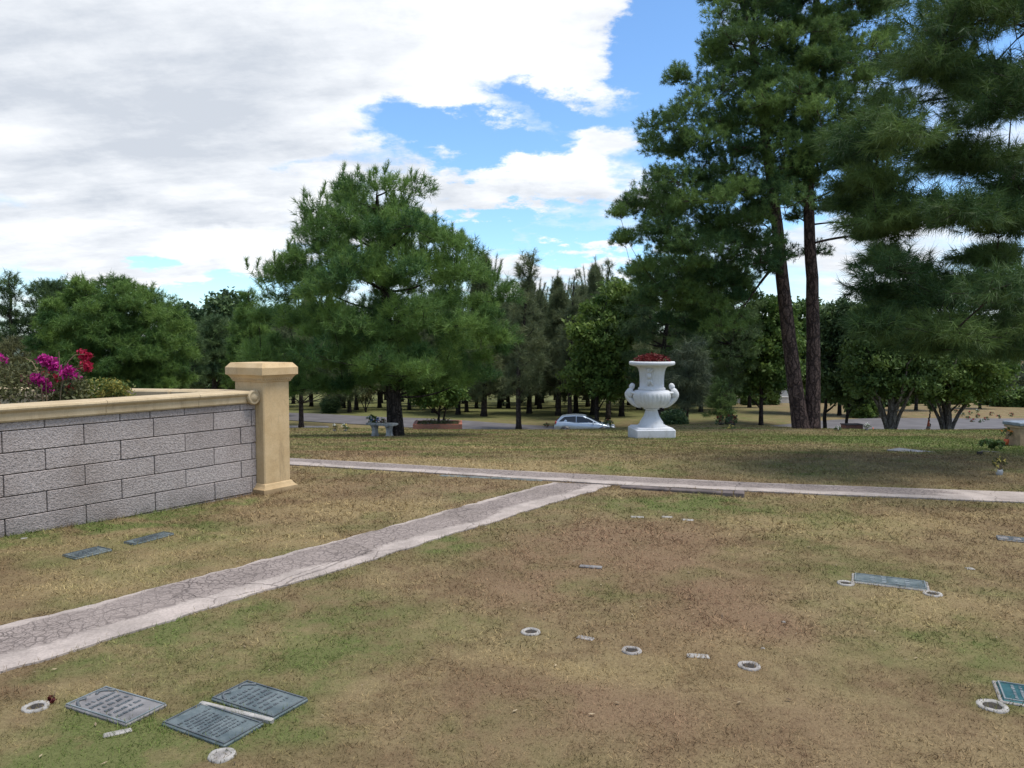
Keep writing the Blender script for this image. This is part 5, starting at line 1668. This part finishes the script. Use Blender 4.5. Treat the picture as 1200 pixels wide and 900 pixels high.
# ------------------------------------------------------------------ grass blades
def inpoly(x, y, poly):
    ins = np.zeros(len(x), bool)
    n = len(poly)
    for i in range(n):
        x0, y0 = poly[i][0], poly[i][1]; x1, y1 = poly[(i + 1) % n][0], poly[(i + 1) % n][1]
        if y0 == y1: continue
        c = ((y0 > y) != (y1 > y)) & (x < (x1 - x0) * (y - y0) / (y1 - y0) + x0)
        ins ^= c
    return ins
def grass():
    rng = np.random.default_rng(123)
    TR = []; TN = []
    bands = [(2.4, 4.2, 9500, .024, .0034), (4.2, 6.5, 5200, .028, .0050), (6.5, 10, 2600, .034, .0078), (10, 15, 1500, .036, .009), (15, 24, 700, .042, .013), (24, 40, 260, .05, .020)]
    gz = np.vectorize(g)
    for y0, y1, dens, L, w in bands:
        ya = np.sqrt(rng.uniform(y0 ** 2, y1 ** 2, int(dens * 1.2 * (y1 ** 2 - y0 ** 2))))
        x = rng.uniform(-1.2, 1.2, len(ya)) * ya
        y = ya
        keep = np.ones(len(x), bool)
        for poly in PATHPOLY + MARKPOLY:
            bx = [p[0] for p in poly]; by = [p[1] for p in poly]
            m = (x > min(bx)) & (x < max(bx)) & (y > min(by)) & (y < max(by)) & keep
            idx = np.where(m)[0]
            if len(idx): keep[idx[inpoly(x[idx], y[idx], poly)]] = False
        # inside the wall
        rel = (x - W1.x) * N.x + (y - W1.y) * N.y; al = (x - W1.x) * D.x + (y - W1.y) * D.y
        keep &= ~((rel < -.02) & (al < 0) & (y < 9.4))
        x, y = x[keep], y[keep]
        k = len(x)
        # ground height, with coarse lookup for speed
        z = np.interp(y, _PY, _PZ)
        z += 0.20 * np.exp(-((x - 9.5) / 4.0) ** 2) * np.exp(-((y - 38.0) / 6.0) ** 2)
        z += 0.09 * np.exp(-((x + 5.0) / 1.1) ** 2) * np.exp(-((y - 6.7) / 1.3) ** 2)
        z += 0.06 * np.sin(x * .31 + 1.3) * np.sin(y * .27) * np.clip((y - 12) / 10.0, 0, 1)
        base = np.stack([x, y, z - .003], 1)
        d = unit(rng.normal(size=(k, 3)) * np.array([1, 1, 0]) + np.array([0, 0, 1.0]) * np.abs(rng.normal(size=(k, 1))) * .75)
        tf = np.sin(x * 5.1 + 2 * np.sin(y * 3.3)) * np.sin(y * 6.3 + 1.7 * np.sin(x * 4.1)) + .6 * np.sin(x * 17 + 3 * np.sin(y * 11)) * np.sin(y * 19 + x * 3)
        l = L * (.5 + rng.random(k)) * (1 + .38 * tf)
        sd = unit(np.cross(d, rng.normal(size=(k, 3)))) * w / 2 * (.7 + .6 * rng.random(k))[:, None]
        TR.append(np.stack([base - sd, base + sd, base + d * l[:, None]], 1)); TN.append(rng.random(k))
    # longer tufts along path edges and the foot of the wall
    pts = []
    for (L_, R_) in ((L1, R1), (L2, R2)):
        for E, dens in ((L_, 50), (R_, 110)):
            for a, b_ in zip(E, E[1:]):
                mid = (a + b_) / 2
                if not (-8 < mid.x < 9 and 2.4 < mid.y < 14): continue
                if (L_ is L1 and mid.y > 10.2) : continue
                for _ in range(int((b_ - a).length * dens)):
                    t = rng.random(); p = a.lerp(b_, t)
                    pts.append((p.x + rng.normal() * .018, p.y + rng.normal() * .018, .035))
    for _ in range(1900):
        t = rng.uniform(0, 4.2); p = W1 - D * t + N * abs(rng.normal() * .05 + .03); pts.append((p.x, p.y, .05))
    for _ in range(260):
        t = rng.uniform(-.05, .46); p = C0 + D * t + N * abs(rng.normal() * .03 + .08); pts.append((p.x, p.y, .035))
    for poly in MARKPOLY:
        for i in range(len(poly)):
            a, b_ = Vector(poly[i]), Vector(poly[(i + 1) % len(poly)])
            for _ in range(int((b_ - a).length * 260)):
                p = a.lerp(b_, rng.random()); pts.append((p.x + rng.normal() * .014, p.y + rng.normal() * .014, .032))
    pa = np.array(pts); k = len(pa)
    z = np.array([g(a, b_) for a, b_, _ in pts])
    base = np.stack([pa[:, 0], pa[:, 1], z - .004], 1)
    d = unit(rng.normal(size=(k, 3)) * np.array([.6, .6, 0]) + np.array([0, 0, .8]))
    l = pa[:, 2] * (.5 + rng.random(k)); sd = unit(np.cross(d, rng.normal(size=(k, 3)))) * .0022
    TR.append(np.stack([base - sd, base + sd, base + d * l[:, None]], 1)); TN.append(rng.random(k) * .8)
    o = np_tris('grass', np.concatenate(TR), np.concatenate(TN), M['blades'])
    tag(o, 'short dry mown grass with green patches over the lawn', 'grass', kind='stuff')
grass()
def litter():
    rng = np.random.default_rng(31)
    n = 900
    y = np.sqrt(rng.uniform(2.6 ** 2, 12 ** 2, n)); x = rng.uniform(-.7, .7, n) * y
    pos = np.stack([x, y, np.full(n, .012)], 1)
    rel = (x - W1.x) * N.x + (y - W1.y) * N.y
    pos = pos[rel > .05]
    a = unit(rng.normal(size=(len(pos), 3)) * np.array([1, 1, .12])); b = unit(np.cross(a, rng.normal(size=(len(pos), 3)) * .3 + np.array([0, 0, 1])))
    sz = rng.uniform(.006, .018, len(pos))[:, None]; wd = sz * rng.uniform(.12, .5, len(pos))[:, None]
    tr = np.concatenate([np.stack([pos - a * sz, pos + b * wd, pos + a * sz], 1), np.stack([pos - a * sz, pos + a * sz, pos - b * wd], 1)])
    tn = rng.random(len(pos))
    o = np_tris('leaf_litter', tr, np.concatenate([tn, tn]), leafmat('dry_litter', (.06, .035, .02), (.46, .36, .22), .1))
    tag(o, 'scattered dry leaves and twigs on the near lawn', 'leaf litter', kind='stuff')
litter()

# ------------------------------------------------------------------ sky, sun, camera
SUN_EL, SUN_AZ = 70.0, 105.0      # azimuth clockwise from +Y (view direction): from the right, a little behind
def world():
    w = bpy.data.worlds.new('World'); scene.world = w; w.use_nodes = True
    t = NT(w.node_tree); t.n.clear()
    out = t.node('ShaderNodeOutputWorld')
    sky = t.node('ShaderNodeTexSky', sky_type='NISHITA'); sky.sun_disc = False
    sky.sun_elevation = math.radians(SUN_EL); sky.sun_rotation = math.radians(SUN_AZ)
    sky.air_density = 1.0; sky.dust_density = .25; sky.ozone_density = 2.0
    bg1 = t.node('ShaderNodeBackground'); bg1.inputs['Strength'].default_value = .135
    t.l.new(t.mix(1.0, sky.outputs[0], (.74, .93, 1.08), 'MULTIPLY'), bg1.inputs['Color'])
    d = t.vmath('NORMALIZE', t.node('ShaderNodeTexCoord').outputs['Generated'])
    sep = t.node('ShaderNodeSeparateXYZ'); t.l.new(d, sep.inputs[0])
    x, y, z = sep.outputs
    zz = t.math('ADD', t.math('MAXIMUM', z, 0.), .22)
    cmb = t.node('ShaderNodeCombineXYZ'); t.l.new(t.math('DIVIDE', x, zz), cmb.inputs[0]); t.l.new(t.math('DIVIDE', y, zz), cmb.inputs[1])
    cp = cmb.outputs[0]
    yy = t.math('MAXIMUM', y, .05)
    u = t.math('DIVIDE', x, yy); v = t.math('DIVIDE', z, yy)
    uvn = t.node('ShaderNodeCombineXYZ'); t.l.new(u, uvn.inputs[0]); t.l.new(v, uvn.inputs[1])
    uv = t.vmath('ADD', uvn.outputs[0], t.vmath('MULTIPLY', t.vmath('SUBTRACT', t.noise(cp, 2.6, 8, .62, out='Color'), (.5, .5, .5)), (.36, .22, 0)))
    front = t.mr(y, .05, .25)
    def blob(px, py, rx, ry, amt, rot=0):
        c = ((px - 600) / F, (402 - py) / F, 0)
        dv = t.vmath('SUBTRACT', uv, c)
        if rot:
            r = t.node('ShaderNodeVectorRotate', rotation_type='Z_AXIS'); t.l.new(dv, r.inputs['Vector']); r.inputs['Angle'].default_value = rot; dv = r.outputs[0]
        k = t.mr(t.vmath('LENGTH', t.vmath('MULTIPLY', dv, (F / rx, F / ry, 0))), .1, 1.2, amt, 0.)
        return k
    def tot(lst):
        s = None
        for a in lst:
            b_ = blob(*a); s = b_ if s is None else t.math('ADD', s, b_)
        return t.math('MULTIPLY', s, front)
    n1 = t.noise(cp, 1.5, 9, .60, dist=.25)
    n2 = t.noise(cp, 5.0, 8, .66, dist=.3)
    clear = tot([(540, 165, 180, 40, .56, .2), (650, 128, 100, 30, .42, .25), (410, 192, 110, 22, .22, 0), (775, 75, 75, 125, .55, 0), (735, 25, 40, 60, .25), (1070, 30, 180, 60, .4), (235, 352, 170, 36, .66, 0), (310, 345, 90, 30, .3),
                 (610, 262, 110, 18, .34), (690, 292, 90, 18, .3), (960, 200, 200, 130, .25), (330, 190, 60, 14, .16)])
    cloudy = tot([(200, 120, 420, 190, .5), (560, 40, 190, 110, .5), (610, 208, 160, 42, .45), (700, 175, 60, 40, .25), (660, 250, 70, 26, .25), (150, 290, 300, 40, .3), (670, 320, 90, 26, .3), (1000, 280, 200, 60, .25), (590, 330, 90, 26, .2), (700, 215, 60, 50, .2)])
    den = t.math('ADD', t.math('ADD', t.math('MULTIPLY', n1, .72), t.math('MULTIPLY', n2, .28)), t.math('SUBTRACT', cloudy, clear))
    # broken cloud cover elsewhere
    maskv = t.mr(den, .34, .70)
    br = tot([(590, 10, 130, 90, .9), (600, 205, 120, 40, .5), (460, 60, 160, 90, .3), (560, 100, 160, 60, .35), (620, 160, 120, 40, .3), (680, 320, 80, 26, .3), (300, 300, 160, 26, .35), (80, 280, 120, 30, .2), (400, 235, 100, 30, .3)])
    gry = tot([(180, 90, 330, 130, .35), (120, 220, 260, 26, .2), (250, 255, 220, 26, .2), (60, 330, 160, 14, .15), (640, 255, 90, 22, .15)])
    n3 = t.noise(t.vmath('MULTIPLY', cp, (.75, 1.7, 1)), 2.1, 7, .62)
    lum = t.math('ADD', t.mr(n3, .30, .70, .04, .95, False), t.math('SUBTRACT', br, gry), clamp=True)
    thin = t.mr(den, .5, 1.0, .12, -.06)
    lum = t.math('ADD', lum, thin, clamp=True)
    lum = t.math('ADD', lum, t.mr(n2, .3, .7, -.20, .20, False), clamp=True)
    cc = t.mix(lum, (.435, .47, .525), (.75, .765, .785))
    bg2 = t.node('ShaderNodeBackground'); bg2.inputs['Strength'].default_value = 1.0
    t.l.new(cc, bg2.inputs['Color'])
    mx = t.node('ShaderNodeMixShader')
    t.l.new(maskv, mx.inputs[0]); t.l.new(bg1.outputs[0], mx.inputs[1]); t.l.new(bg2.outputs[0], mx.inputs[2])
    t.l.new(mx.outputs[0], out.inputs['Surface'])
world()
sd = bpy.data.lights.new('sun', 'SUN'); sd.energy = 2.6; sd.angle = math.radians(22); sd.color = (1.0, .955, .89)
so = bpy.data.objects.new('sun', sd); COL.objects.link(so)
el, az = math.radians(SUN_EL), math.radians(SUN_AZ)
sv = Vector((math.sin(az) * math.cos(el), math.cos(az) * math.cos(el), math.sin(el)))
so.rotation_euler = (-sv).to_track_quat('-Z', 'Y').to_euler()
so.location = sv * 60

cd = bpy.data.cameras.new('camera'); cd.sensor_width = 36; cd.lens = 36 * F / 1200; cd.clip_end = 6000; cd.clip_start = .05
co = bpy.data.objects.new('camera', cd); COL.objects.link(co)
co.location = (0, 0, EYE); co.rotation_euler = (PI / 2 - TH, 0, 0)
scene.camera = co
vs_ = scene.view_settings
scene.display_settings.display_device = 'sRGB'
vs_.view_transform = 'Standard'; vs_.look = 'None'; vs_.gamma = 1; vs_.exposure = 0.6; vs_.use_curve_mapping = False
scene.cycles.max_bounces = 5; scene.cycles.diffuse_bounces = 3; scene.cycles.transmission_bounces = 3
scene.cycles.use_denoising = True
